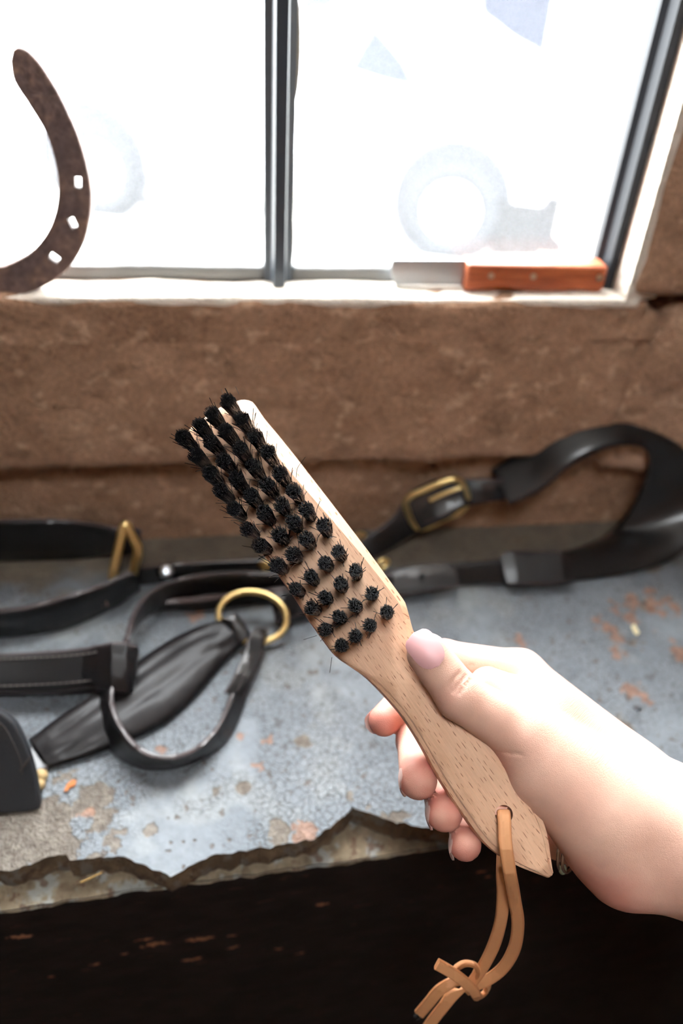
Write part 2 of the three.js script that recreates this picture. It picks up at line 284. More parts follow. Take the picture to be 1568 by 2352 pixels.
// ───────────────────────── the ledge ─────────────────────────
const THICK = 0.013;
{
  const ledge = new THREE.Group(); ledge.name = 'trim_1'; ledge.userData = { kind: 'structure', label: 'deep ledge with flaking blue-grey paint and broken front edge', category: 'ledge' }; scene.add(ledge);
  // flaking paint: u = x, v = z, one texture over the part in view
  const X0 = -0.42, Z0 = -0.02, SX = 0.84, SZ = 0.42;
  const P = (px, py, r) => { const q = onY(px, py, LY); return [q.x, q.z, r]; };
  const rust = [P(1450, 1400, 0.030), P(1400, 1440, 0.020), P(1510, 1385, 0.022), P(1455, 1590, 0.016), P(1200, 1480, 0.012), P(370, 1722, 0.010), P(620, 1705, 0.010), P(590, 1760, 0.008), P(450, 1420, 0.010), P(550, 1690, 0.006), P(1560, 1500, 0.02), P(205, 1860, 0.008), P(690, 1910, 0.012), P(1420, 1500, 0.012)];
  const bare = [P(60, 1940, 0.045), P(20, 1880, 0.05), P(240, 1880, 0.014), P(340, 1915, 0.008), P(640, 1905, 0.01), P(120, 1990, 0.03), P(560, 1810, 0.006), P(700, 1700, 0.01), P(230, 1830, 0.016), P(1300, 1650, 0.012)];
  const paint = texPair(1792, 896, (u, v) => {
    const x = X0 + u * SX, z = Z0 + v * SZ, big = fbm2(x * 14, z * 14, 4), mid = fbm2(x * 60 + 5, z * 60, 4), fine = fbm2(x * 260, z * 260, 3);
    const wx = x + 0.0016 * fbm2(x * 300, z * 300, 2), wz = z + 0.0016 * fbm2(x * 300 + 9, z * 300 + 4, 2);
    const [f1, f2] = worley(wx * 210, wz * 210), [h1, h2] = worley(wx * 480 + 7, wz * 480);
    const crackOn = ss(-0.25, 0.3, fbm2(x * 26 + 2, z * 26 + 7, 3) + 0.15);
    const crack = (1 - ss(0.03, 0.16, f2 - f1)) * crackOn, crackle = (1 - ss(0.02, 0.2, h2 - h1)) * crackOn;
    const blister = ss(0.5, 0.1, h1) * crackOn;
    let c = mix3([92, 99, 105], [114, 120, 125], sat(0.5 + 0.8 * big + 0.4 * mid));
    c = mix3(c, [130, 133, 132], 0.5 * ss(0.1, 0.5, fbm2(x * 34 + 20, z * 34, 4)));
    let h = 0.62 + 0.12 * mid + 0.1 * fine - 0.34 * crack - 0.14 * crackle + 0.16 * blister;
    c = mix3(c, [60, 58, 56], 0.6 * crack); c = mix3(c, [80, 84, 86], 0.32 * crackle);
    // flakes gone: bare plaster
    let m = ss(0.46, 0.52, fbm2(x * 42 + 31, z * 42 + 3, 5, 0.6));
    for (const [bx, bz, r] of bare) m = Math.max(m, ss(0.08, -0.02, Math.hypot(x - bx, z - bz) / r - 0.6 + 0.8 * fbm2(x * 85, z * 85, 4, 0.6)));
    c = mix3(c, mix3([84, 72, 60], [106, 96, 84], sat(0.5 + fine)), m * 0.85); h -= 0.3 * m;
    const worn = ss(0.05, 0.015, z + 0.03 * fbm2(x * 40 + 8, z * 60, 4, 0.6)); c = mix3(c, mix3([92, 80, 64], [112, 98, 78], sat(0.5 + mid)), 0.75 * worn); h -= 0.12 * worn;  // worn brown along the wall, also painting in the shade that falls there
    let k = 0; for (const [bx, bz, r] of rust) k = Math.max(k, ss(0.12, -0.04, Math.hypot(x - bx, z - bz) / r - 0.38 + 1.1 * fbm2(x * 95 + 50, z * 95, 4, 0.65)));
    c = mix3(c, mix3([124, 84, 62], [142, 100, 78], sat(0.5 + fine)), k * 0.7); h -= 0.2 * k;
    const speck = ss(0.55, 0.62, fbm2(x * 190 + 3, z * 190 + 17, 3)); c = mix3(c, [76, 66, 58], 0.7 * speck); h -= 0.25 * speck;
    const g = 1 + 0.08 * fine; return [c[0] * g, c[1] * g, c[2] * g, h];
  }, THREE.MirroredRepeatWrapping);
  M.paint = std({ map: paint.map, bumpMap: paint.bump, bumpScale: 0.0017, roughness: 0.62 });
  const broken = texPair(512, 512, (u, v) => {
    const a = fbm2(u * 16, v * 16, 4), b = fbm2(u * 70, v * 70, 3); let c = mix3([104, 90, 72], [142, 128, 106], sat(0.5 + a + 0.3 * b)); c = mix3(c, [146, 152, 152], 0.7 * ss(0.05, 0.35, fbm2(u * 22 + 4, v * 22, 4)));
    c = mix3(c, [92, 70, 56], 0.7 * ss(0.3, 0.5, fbm2(u * 30 + 9, v * 30, 4))); return [...c, 0.5 + 0.4 * a + 0.25 * b];
  });
  for (const q of [broken.map, broken.bump]) q.repeat.set(1 / 0.16, 1 / 0.16);
  M.broken = std({ map: broken.map, bumpMap: broken.bump, bumpScale: 0.0022, roughness: 0.95 });
  M.brokenEdge = std({ map: broken.map, color: new THREE.Color(0.5, 0.42, 0.36), bumpMap: broken.bump, bumpScale: 0.002, roughness: 0.95 });
  // jagged line where the paint and plaster have broken away
  const J = [[-520, 2060], [-300, 2020], [-120, 2030], [-40, 1990], [25, 2000], [60, 1990], [100, 1972], [152, 1962], [160, 1974], [220, 1970], [270, 1965], [310, 1978], [350, 1996], [392, 2014], [430, 1990], [480, 1968], [540, 1956], [600, 1948], [660, 1938], [720, 1926], [752, 1905], [790, 1876], [808, 1852], [850, 1868], [910, 1888], [970, 1898], [1040, 1905], [1110, 1890], [1180, 1880], [1260, 1868], [1340, 1880], [1420, 1850], [1500, 1858], [1580, 1830], [1720, 1800], [1900, 1790], [2200, 1750]].map(([x, y]) => onY(x, y, LY));
  J[0].x = Math.min(J[0].x, RX0); J[0].x = RX0; J[J.length - 1].x = RX1; J[J.length - 1].z = Math.max(J[J.length - 1].z, 0.2);
  const jag = []; const r = rng(5);
  for (let i = 0; i < J.length - 1; i++) { const a = J[i], b = J[i + 1], n = Math.max(2, Math.min(60, Math.round(a.distanceTo(b) / 0.0022))); for (let k = 0; k < n; k++) { const t = k / n, x = mix(a.x, b.x, t), z = mix(a.z, b.z, t); jag.push([x, z + 0.0022 * fbm2(x * 240, 3.3, 3)]); } }
  jag.push([RX1, J[J.length - 1].z]);
  const top = new THREE.Shape([new THREE.Vector2(RX1, -0.024), new THREE.Vector2(RX0, -0.024), ...jag.map(([x, z]) => new THREE.Vector2(x, z))]);
  const tg = new THREE.ShapeGeometry(top); {
    const p = tg.attributes.position, uv = tg.attributes.uv; for (let i = 0; i < p.count; i++) { const x = p.getX(i), z = p.getY(i); p.setXYZ(i, x, LY, z); uv.setXY(i, (x - X0) / SX, (z - Z0) / SZ); }
    const ix = tg.index; for (let i = 0; i < ix.count; i += 3) { const q = ix.getX(i); ix.setX(i, ix.getX(i + 1)); ix.setX(i + 1, q); }
    tg.computeVertexNormals(); const n = tg.attributes.normal; for (let i = 0; i < n.count; i++) n.setXYZ(i, 0, 1, 0);
  }
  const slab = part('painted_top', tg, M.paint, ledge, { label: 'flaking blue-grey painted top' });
  // the broken edge below that line
  {
    const pos = [], uv = [], idx = [], rows = 6;
    jag.forEach(([x, z], i) => { for (let k = 0; k <= rows; k++) { const t = k / rows, o = k === 0 ? 0 : 0.0022 * Math.sin(t * 2.6) + 0.003 * fbm2(x * 160, t * 2.2 + 9, 3) * t; pos.push(x + 0.001 * fbm2(x * 300, t * 5, 2), LY - t * (THICK + 0.004), z + o * 0.8 - 0.0012 * (k ? 1 : 0)); uv.push(x, t * 0.012 + z * 0.3); } });
    for (let i = 0; i < jag.length - 1; i++) for (let k = 0; k < rows; k++) { const a = i * (rows + 1) + k, b = a + rows + 1; idx.push(a, a + 1, b, b, a + 1, b + 1); }
    const g = new THREE.BufferGeometry(); g.setAttribute('position', new THREE.Float32BufferAttribute(pos, 3)); g.setAttribute('uv', new THREE.Float32BufferAttribute(uv, 2)); g.setIndex(idx); g.computeVertexNormals();
    part('broken_edge', g, M.brokenEdge, ledge, { label: 'brown crumbling edge of the broken paint layer' });
  }
  // the strip laid bare in front of it and the dark front board
  const A = onY(0, 2092, LY - 0.019), B = onY(1000, 1948, LY - 0.019), fz = (x) => A.z + (B.z - A.z) * (x - A.x) / (B.x - A.x);
  {
    const pos = [], uv = [], idx = [], nx = 900, nz = 26, xs0 = RX0, xs1 = RX1;
    for (let i = 0; i <= nx; i++) {
      const x = mix(xs0, xs1, i / nx), f = Math.max(0.16, fz(x)) + 0.0016 * fbm2(x * 120, 7, 3);
      for (let k = 0; k <= nz; k++) { const t = k / nz, z = mix(0.1, f, t), round = ss(0.93, 1, t); pos.push(x, LY - THICK - 0.001 - 0.0045 * ss(0.4, 1, t) - 0.003 * round + 0.0016 * fbm2(x * 90, z * 90, 4), z); uv.push(x, z); }
    }
    for (let i = 0; i < nx; i++) for (let k = 0; k < nz; k++) { const a = i * (nz + 1) + k, b = a + nz + 1; idx.push(a, a + 1, b, b, a + 1, b + 1); }
    const g = new THREE.BufferGeometry(); g.setAttribute('position', new THREE.Float32BufferAttribute(pos, 3)); g.setAttribute('uv', new THREE.Float32BufferAttribute(uv, 2)); g.setIndex(idx); g.computeVertexNormals();
    part('bare_strip', g, M.broken, ledge, { label: 'pale bare plaster strip along the front edge' });
  }
  {
    const chips = [[355, 2175, 11, 3], [330, 2165, 6, 2], [460, 2163, 8, 2.4], [535, 2155, 5, 1.8], [45, 2157, 8, 2], [222, 2220, 4, 2], [440, 2210, 6, 2], [535, 2183, 4, 2], [640, 2185, 4, 1.5], [740, 2083, 4, 2], [1106, 2010, 4, 2], [1120, 2022, 3, 1.5], [290, 2196, 3, 1.5], [690, 2195, 3, 1.2], [1180, 2060, 3, 1.5], [120, 2248, 3, 1]].map(([x, y, a, b]) => { const q = onZ(x, y, fz(onZ(x, y, A.z).x)); return [q.x, q.y, a / 1000, b / 1000]; });
    const X = -0.5, Y = LY - 0.4, W = 1.0, H = 0.42;
    const t = texPair(1024, 420, (u, v) => {
      const x = X + u * W, y = Y + v * H, n = fbm2(x * 60, y * 130, 4), f = fbm2(x * 300, y * 340, 3); let c = mix3([27, 22, 20], [38, 30, 28], sat(0.5 + n)); let h = 0.6 + 0.15 * n + 0.1 * f;
      let k = 0; for (const [cx, cy, a, b] of chips) k = Math.max(k, ss(0.15, -0.1, Math.hypot((x - cx) / a, (y - cy) / b) - 0.75 + 0.9 * fbm2(x * 420, y * 520, 3)));
      k = Math.max(k, 0.2 * ss(0.56, 0.62, fbm2(x * 70 + 3, y * 200 + 8, 4)));
      c = mix3(c, [156, 106, 80], k * 0.9); h -= 0.3 * k; return [...c, h];
    }, THREE.MirroredRepeatWrapping);
    M.frontBoard = phy({ map: t.map, bumpMap: t.bump, bumpScale: 0.001, roughness: 0.8, specularIntensity: 0.25 });
    const pos = [], uv = [], idx = [], nx = 500, ny = 24;
    for (let i = 0; i <= nx; i++) { const x = mix(RX0, RX1, i / nx), f = Math.max(0.16, fz(x)); for (let k = 0; k <= ny; k++) { const t2 = k / ny, y = mix(LY - THICK - 0.006, 0, t2 * t2); pos.push(x, y, f - 0.0015 * (k ? 1 : 0) + 0.0016 * fbm2(x * 120, 7, 3) * (k < 3 ? 1 : 0.3) + 0.0008 * fbm2(x * 50, y * 80, 3)); uv.push((x - X) / W, (y - Y) / H); } }
    for (let i = 0; i < nx; i++) for (let k = 0; k < ny; k++) { const a = i * (ny + 1) + k, b = a + ny + 1; idx.push(a, a + 1, b, b, a + 1, b + 1); }
    const g = new THREE.BufferGeometry(); g.setAttribute('position', new THREE.Float32BufferAttribute(pos, 3)); g.setAttribute('uv', new THREE.Float32BufferAttribute(uv, 2)); g.setIndex(idx); g.computeVertexNormals();
    part('front_board', g, M.frontBoard, ledge, { label: 'black painted front board with small chips' });
  }
}
console.log('shell done');
// ───────────────────────── the brush ─────────────────────────
const BN = camDir(-0.063, 0.166, 1);                                  // the way its bristles point
const BP = at(850, 1480, 0.357);                                      // a point of its face
const BU = (() => { const a = onPlane(1180, 1960, BP, BN), b = onPlane(500, 960, BP, BN); return b.sub(a).normalize(); })();   // from handle to head
const BV = new THREE.Vector3().crossVectors(BU, BN).negate().normalize();                                                       // across, towards the window side
if (BV.dot(camDir(1, 0, 0)) < 0) BV.negate();
const toBrush = (p) => { const d = p.clone().sub(BP); return [d.dot(BU), d.dot(BV), d.dot(BN)]; };
const fromBrush = (u, v, w) => BP.clone().addScaledVector(BU, u).addScaledVector(BV, v).addScaledVector(BN, w);
const brushPx = (px, py, w) => { const q = onPlane(px, py, BP.clone().addScaledVector(BN, w), BN); return toBrush(q); };
const brush = group('hand_brush', { label: 'wooden hand brush with black bristle tufts held over the ledge', category: 'brush' }, BP);
const lerpTab = (tab, x) => { if (x <= tab[0][0]) return tab[0][1]; for (let i = 1; i < tab.length; i++) if (x <= tab[i][0]) { const [a, b] = [tab[i - 1], tab[i]]; const t = (x - a[0]) / (b[0] - a[0]); return mix(a[1], b[1], t); } return tab[tab.length - 1][1]; };
{
  const back = -0.006;
  const right = [[563, 911], [582, 925], [607, 962], [640, 1001], [677, 1047], [765, 1161], [847, 1269], [930, 1384], [938, 1410], [948, 1447], [965, 1480], [1005, 1530], [1065, 1592], [1130, 1678], [1190, 1770], [1238, 1850], [1260, 1914], [1264, 2006]].map(([x, y]) => brushPx(x, y, back));
  const left = [[428, 1006], [470, 1075], [549, 1194], [611, 1281], [644, 1327], [682, 1381], [707, 1422], [740, 1468], [762, 1498], [780, 1516], [806, 1533], [839, 1556], [870, 1588], [917, 1640], [942, 1679], [971, 1728], [996, 1777], [1020, 1816], [1050, 1860], [1084, 1909], [1104, 1936], [1143, 1967], [1187, 1991], [1226, 2003], [1263, 2008]].map(([x, y]) => brushPx(x, y, back));
  const mono = (l) => { const o = l.map(([u, v]) => [u, v]).sort((a, b) => a[0] - b[0]); return o; };
  const R = mono(right), Lf = mono(left);
  const smooth = (tab, u, d) => { let s = 0, n = 0; for (let k = -4; k <= 4; k++) { const w = 1 - Math.abs(k) / 5; s += w * lerpTab(tab, u + k * d); n += w; } return s / n; };
  const uMin = Math.min(R[0][0], Lf[0][0]), uMax = Math.max(R[R.length - 1][0], Lf[Lf.length - 1][0]) + 0.001;
  const shoulder = brushPx(932, 1387, back)[0];
  console.log('brush length', (uMax - uMin).toFixed(3), 'shoulder', shoulder.toFixed(3));
  const T = (u) => mix(0.0165, 0.0135, ss(shoulder - 0.02, shoulder + 0.01, u));
  const st = []; const NS = 150;
  for (let i = 0; i <= NS; i++) { const t = i / NS; st.push(mix(uMin + 0.0004, uMax, t < 0.08 ? 0.08 * (t / 0.08) ** 1.7 : t > 0.94 ? 1 - 0.06 * ((1 - t) / 0.06) ** 1.8 : t)); }
  const pos = [], uv = [], idx = []; let K = 0;
  const NF = 14;
  st.forEach((u) => {
    const d = 0.0004 + 0.0018 * ss(shoulder + 0.004, shoulder - 0.03, u);
    let vl = smooth(Lf, u, d), vr = smooth(R, u, u > shoulder - 0.012 ? 0.0003 : d); 
    const e = sat((uMax - u) / 0.006), round = Math.sqrt(Math.max(0, 1 - (1 - e) ** 2)), inset = 0.006 * (1 - round); vl += inset; vr -= inset * 1.0;
    const t0 = sat((u - uMin) / 0.004), shrink = mix(0.6, 1, Math.sqrt(t0)); if (vr - vl < 0.0008) { const c = (vl + vr) / 2; vl = c - 0.0004; vr = c + 0.0004; }
    const head = ss(shoulder - 0.03, shoulder + 0.002, u), w = vr - vl, th = T(u) * shrink * mix(0.72, 1, round), zc = -T(u) / 2;
    // head section: a block with wide bevels; handle section: rounded
    const cR = Math.min(w * 0.3, mix(0.0026, 0.0072, ss(shoulder - 0.002, uMax - 0.02, u))), cL = Math.min(w * 0.2, 0.002), f = zc + th / 2, b = zc - th / 2, A = [];
    for (let k = 0; k <= NF; k++) A.push([mix(vl + cL, vr - cR, k / NF), f]);
    for (let k = 1; k <= 4; k++) A.push([vr - cR * (1 - k / 4), f - cR * 0.85 * (k / 4)]);
    for (let k = 1; k <= 3; k++) A.push([vr, mix(f - cR * 0.85, b + 0.0015, k / 3)]);
    A.push([vr - 0.0005, b + 0.0005]);
    for (let k = 0; k <= 8; k++) A.push([mix(vr - 0.002, vl + 0.002, k / 8), b]);
    A.push([vl + 0.0005, b + 0.0005]);
    for (let k = 0; k <= 3; k++) A.push([vl, mix(b + 0.0015, f - cL, k / 3)]);
    A.push([vl + cL * 0.3, f - cL * 0.3]);
    K = A.length;
    const B = A.map(([v, z]) => {                                    // the same points pressed onto a rounded section
      const x = (v - (vl + vr) / 2) / (w / 2), y = (z - zc) / (th / 2), m = Math.max(Math.abs(x), Math.abs(y), 1e-6), l = Math.pow(Math.pow(Math.abs(x), 3.6) + Math.pow(Math.abs(y), 3.6), 1 / 3.6), q = m / Math.max(l, 1e-6);
      return [(vl + vr) / 2 + x * q * w / 2, zc + y * q * th / 2];
    });
    A.forEach(([v, z], k) => { const a = mix(B[k][0], v, head), c = mix(B[k][1], z, head); const p = fromBrush(u, a, c); pos.push(p.x - BP.x, p.y - BP.y, p.z - BP.z); uv.push(u, a + 0.08 * (k > NF + 4 ? 1 : 0) + 0.6 * c); });
  });
  for (let i = 0; i < NS; i++) for (let k = 0; k < K; k++) { const a = i * K + k, b = i * K + (k + 1) % K; idx.push(a, b, a + K, b, b + K, a + K); }
  for (const row of [0, NS]) { const k0 = pos.length / 3, m = V(0, 0, 0); for (let k = 0; k < K; k++) m.add(V(pos[3 * (row * K + k)], pos[3 * (row * K + k) + 1], pos[3 * (row * K + k) + 2])); m.divideScalar(K); pos.push(m.x, m.y, m.z); uv.push(st[row], 0); for (let k = 0; k < K; k++) { const a = row * K + k, b = row * K + (k + 1) % K; row ? idx.push(k0, a, b) : idx.push(k0, b, a); } }
  let g = new THREE.BufferGeometry(); g.setAttribute('position', new THREE.Float32BufferAttribute(pos, 3)); g.setAttribute('uv', new THREE.Float32BufferAttribute(uv, 2)); g.setIndex(idx);
  // which way the faces look: outwards
  { const p = g.attributes.position; let vol = 0; const a = V(0, 0, 0), b = V(0, 0, 0), c = V(0, 0, 0); for (let i = 0; i < idx.length; i += 3) { a.fromBufferAttribute(p, idx[i]); b.fromBufferAttribute(p, idx[i + 1]); c.fromBufferAttribute(p, idx[i + 2]); vol += a.dot(b.clone().cross(c)); } if (vol < 0) { for (let i = 0; i < idx.length; i += 3) [idx[i], idx[i + 1]] = [idx[i + 1], idx[i]]; g.setIndex(idx); } }
  g = toCreasedNormals(g, 0.62);
  // the hole for the loop
  const [hu, hv] = brushPx(1157, 1870, 0); const hc = fromBrush(hu, hv, -0.008).sub(BP);
  const cyl = new THREE.CylinderGeometry(0.0038, 0.0038, 0.04, 28); cyl.applyQuaternion(new THREE.Quaternion().setFromUnitVectors(V(0, 1, 0), BN)); cyl.translate(hc.x, hc.y, hc.z);
  const wood = texPair(2048, 640, (u, v) => {                       // beech: 0.27 m by 0.084 m
    const x = u * 0.27, y = v * 0.084, wob = 0.0012 * fbm2(x * 14, y * 30, 3), g1 = fbm2(x * 26, (y + wob) * 900, 3), g2 = fbm2(x * 9 + 3, (y + wob) * 170, 3), p = fbm2(x * 220, y * 2600, 2);
    let c = mix3([204, 160, 128], [220, 178, 146], sat(0.5 + 0.6 * g2 + 0.25 * g1)); c = c.map((q) => q * (1 + 0.035 * p));
    // rays: short dark dashes along the grain
    let d = 0; const cy = (y + wob * 0.6) / 0.00185, ry = Math.floor(cy);
    for (let j = ry - 1; j <= ry + 1; j++) {
      const off = PERM[(j * 13) & 255] / 255 * 0.0075, cx = (x + off) / 0.0056, rx = Math.floor(cx);
      for (let i = rx - 1; i <= rx + 1; i++) {
        const h = PERM[(PERM[(i * 7) & 255] + j * 5) & 255] / 255, h2 = PERM[(PERM[(i * 11 + 3) & 255] + j * 3) & 255] / 255; if (h2 < 0.2) continue;
        const lx = (cx - i - 0.15 - 0.7 * h) * 0.0056, ly = (cy - j - 0.2 - 0.6 * h2) * 0.00185 + lx * 0.03, len = 0.0008 + 0.0012 * h2, wd = 0.00011 + 0.00007 * h;
        d = Math.max(d, ss(1.15, 0.55, Math.hypot(lx / len, ly / wd)) * (0.45 + 0.55 * h));
      }
    }
    c = mix3(c, [126, 82, 60], 0.85 * d); return [...c, 0.6 + 0.14 * p + 0.1 * g1 - 0.4 * d];
  });
  for (const q of [wood.map, wood.bump]) q.repeat.set(1 / 0.27, 1 / 0.084);
  M.wood = phy({ map: wood.map, bumpMap: wood.bump, bumpScale: 0.00022, roughness: 0.55 });
  const ev = new Evaluator(); ev.attributes = ['position', 'normal', 'uv']; ev.useGroups = false;
  const A = new Brush(g, M.wood), Bc = new Brush(cyl, M.wood); A.updateMatrixWorld(); Bc.updateMatrixWorld();
  const res = ev.evaluate(A, Bc, SUBTRACTION);
  part('wooden_body', res.geometry, M.wood, brush, { label: 'pale beech body with a waisted handle' });

  // tufts: where their tips are seen, set back to the face
  const rows = [
    [[410, 160], [485, 260], [560, 355], [630, 445], [705, 565], [780, 660], [850, 765], [945, 860], [1030, 1000], [1120, 1110], [1213, 1230], [1297, 1345]],
    [[325, 235], [405, 330], [475, 430], [550, 530], [630, 630], [700, 735], [770, 830], [850, 930], [955, 1060], [1035, 1185], [1125, 1300], [1205, 1410]],
    [[250, 300], [320, 390], [385, 490], [455, 600], [540, 695], [610, 790], [690, 905], [770, 1010], [870, 1145], [950, 1255], [1030, 1370], [1120, 1470]],
    [[165, 365], [235, 465], [310, 570], [370, 660], [440, 765], [515, 870], [590, 960], [680, 1080], [785, 1210], [880, 1320], [950, 1430], [1040, 1530]],
  ];
  M.bristle = phy({ color: srgb(9, 9, 11), roughness: 0.3, specularIntensity: 0.5 });
  const H = 0.0245, r = rng(42); let made = 0;
  rows.forEach((row, ri) => row.forEach(([zx, zy], k) => {
    const [u, v] = brushPx(350 + zx / 2.412, 850 + zy / 2.412, H), list = [];
    const n = 230, basR = 0.0024, spread = k < 8 ? 1.24 : 1.02, lean = [(r() - 0.5) * 0.0012, (r() - 0.5) * 0.0012];
    for (let i = 0; i < n; i++) {
      const a = r() * Math.PI * 2, q = Math.sqrt((i + 0.5) / n), stray = r() < 0.045 ? 1.5 + r() * 1.2 : 1, h = H * (0.95 + 0.06 * r() - 0.07 * q * q) * (stray > 1 ? 0.85 + 0.25 * r() : 1);
      const bx = Math.cos(a) * q * basR, by = Math.sin(a) * q * basR, sx = bx * (0.25 + spread * stray) + lean[0] + (r() - 0.5) * 0.0005, sy = by * (0.25 + spread * stray) + lean[1] + (r() - 0.5) * 0.0005;
      const bend = (r() - 0.5) * 0.0006, rad = 0.00014 + 0.00004 * r();
      const ring = []; const P3 = [[bx, by, -0.0015], [mix(bx, sx, 0.42) + bend, mix(by, sy, 0.42) - bend, h * 0.5], [sx, sy, h]];
      for (const [j, p] of P3.entries()) for (let s = 0; s < 4; s++) { const t = s / 4 * Math.PI * 2; ring.push([p[0] + Math.cos(t) * rad, p[1] + Math.sin(t) * rad, p[2]]); }
      ring.push([sx, sy, h + rad * 0.35]); list.push(ring);
    }
    const pos = [], idx = [];
    for (const ring of list) { const o = pos.length / 3; for (const [x, y, z] of ring) { const p = fromBrush(u + x, v + y, z); pos.push(p.x - BP.x, p.y - BP.y, p.z - BP.z); } for (let j = 0; j < 2; j++) for (let s = 0; s < 4; s++) { const a = o + j * 4 + s, b = o + j * 4 + (s + 1) % 4; idx.push(a, b, a + 4, b, b + 4, a + 4); } for (let s = 0; s < 4; s++) idx.push(o + 8 + s, o + 8 + (s + 1) % 4, o + 12); }
    let g = new THREE.BufferGeometry(); g.setAttribute('position', new THREE.Float32BufferAttribute(pos, 3)); g.setIndex(idx); g = toCreasedNormals(g, 1.0);
    part(made ? `bristle_tuft_${String(made).padStart(3, '0')}` : 'bristle_tuft', g, M.bristle, brush); made++;
  }));
  // a few stray hairs that stick out
  const stray = [[[548, 905], [541, 888]], [[512, 905], [508, 893]], [[680, 1097], [683, 1075], [701, 1050]], [[467, 1077], [437, 1073]], [[762, 1510], [757, 1545]], [[727, 1460], [697, 1469]], [[560, 1195], [525, 1180]]];
  const sl = stray.map((pts) => { const w0 = 0.012; return rod(pts.map(([x, y], i) => { const [u, v, w] = brushPx(x, y, w0 + 0.01 * i); return fromBrush(u, v, w).sub(BP); }), 0.00012, false, 8, 4); });
  part('stray_bristle', mergeGeometries(sl), M.bristle, brush, { kind: 'stuff' });
  // loop of leather lace through the hole
  M.lace = std({ color: srgb(204, 146, 100), roughness: 0.62, vertexColors: true });
  const depthOf = (p) => -camera.worldToLocal(p.clone()).z;
  const faceZ = (x, y, w) => { const [u, v, q] = brushPx(x, y, w); return depthOf(fromBrush(u, v, q)); };
  const Z0 = faceZ(1166, 1985, 0.003), Zt = (py) => Z0 + 0.054 * (py - 1985) / 236;
  const lace = (pts, w = 0.0060, t = 0.0025, hint) => band(pts.map(([x, y, dz, ax, ay, az]) => ({ p: at(x, y, Zt(y) + (dz ?? 0)).sub(BP), a: camDir(ax ?? 1, ay ?? 0, az ?? 0), w })), { t, steps: 12, raw: [0.82, 0.7, 0.62], base: [1, 1, 1] });
  const on = (x, y, w, ax = 1, ay = 0, az = 0) => [x, y, faceZ(x, y, w) - Zt(y), ax, ay, az];
  const strand1 = lace([on(1157, 1874, -0.008), on(1156, 1866, -0.001), on(1157, 1878, 0.0022), on(1159, 1925, 0.0024), on(1163, 1960, 0.0026), [1168, 1992, 0], [1180, 2060, 0, 1, 0.1, 0.25], [1189, 2125, 0, 0.95, 0.1, 0.4], [1178, 2185, 0, 0.8, -0.4, 0.35], [1148, 2230, 0, 0.45, -0.8, 0.2], [1108, 2256, 0, 0.25, -0.95, 0.1], [1080, 2264, 0.002, 0.2, -1, 0]]);
  const strand2 = lace([on(1157, 1874, -0.009), on(1157, 1878, -0.0185), on(1157, 1920, -0.0195), on(1155, 1965, -0.0195), [1154, 2010, 0.012], [1155, 2050, 0.008], [1151, 2106, 0.004], [1136, 2164, 0.003, 0.9, -0.3, 0.2], [1112, 2215, 0.002, 0.75, -0.6, 0.1], [1085, 2255, 0.002, 0.7, -0.7, 0], [1070, 2275, 0.003, 0.7, -0.7, 0]]);
  const tail1 = lace([[1075, 2252, 0.004, 0.7, -0.65, 0.2], [1050, 2252, 0.004, 0.75, -0.6, 0.2], [1012, 2272, 0.002, 0.8, -0.6, 0.1], [985, 2302, 0.002, 0.8, -0.55, 0.1], [963, 2328, 0.003, 0.8, -0.55, 0.1]]);
  const tail2 = lace([[1075, 2268, 0.004, 0.75, 0.6, 0.2], [1045, 2280, 0.002, 0.8, -0.6, 0.1], [1018, 2312, 0.001, 0.8, -0.6, 0.1], [990, 2348, 0.001, 0.8, -0.6, 0.1], [972, 2375, 0.001, 0.8, -0.6, 0.1]]);
  const wrap = lace([[1003, 2214, -0.004, 0.4, 0.85, 0.1], [1028, 2228, -0.0055, 0.45, 0.85, 0.1], [1060, 2250, -0.007, 0.55, 0.8, 0.1], [1086, 2274, -0.005, 0.65, 0.7, 0.2], [1100, 2290, 0.001, 0.6, 0.6, 0.4], [1112, 2280, 0.006, 0.5, 0.7, 0.4], [1120, 2262, 0.004, 0.3, 0.9, 0.3], [1110, 2248, 0.003, 0.3, 0.9, 0.3], [1085, 2235, 0.006, 0.3, 0.9, 0.3]], 0.0060);
  const arc = lace([[1040, 2236, 0.002, 0.2, 0.3, 0.9], [1050, 2222, 0.001, 0.2, 0.3, 0.9], [1068, 2213, 0.001, 0.1, 0.3, 0.9], [1088, 2216, 0.001, -0.1, 0.3, 0.9], [1098, 2232, 0.002, -0.2, 0.3, 0.9], [1092, 2250, 0.003, -0.2, 0.3, 0.9]], 0.0060);
  const lp = part('leather_loop', mergeGeometries([strand1, strand2]), M.lace, brush, { label: 'tan leather lace loop through the handle hole' });
  part('knot', mergeGeometries([wrap, arc]), M.lace, lp); part('lace_end', tail1, M.lace, lp); part('lace_end', tail2, M.lace, lp);
  const fr = []; const rf = rng(9); const tip = at(963, 2328, Zt(2328) + 0.003).sub(BP);
  for (let i = 0; i < 26; i++) { const a = tip.clone().add(camDir(rf() - 0.5, rf() - 0.5, rf() - 0.5).multiplyScalar(0.0018)), b = a.clone().add(camDir(-0.7 + rf() - 0.5, -0.9 + rf() - 0.5, rf() - 0.5).multiplyScalar(0.001 + 0.002 * rf())); fr.push(rod([a, a.clone().lerp(b, 0.5).add(V(0.0002, 0, 0)), b], 0.00012, false, 3, 4)); }
  part('frayed_fibres', mergeGeometries(fr), M.bristle, lp, { kind: 'stuff' });
}
console.log('brush done');
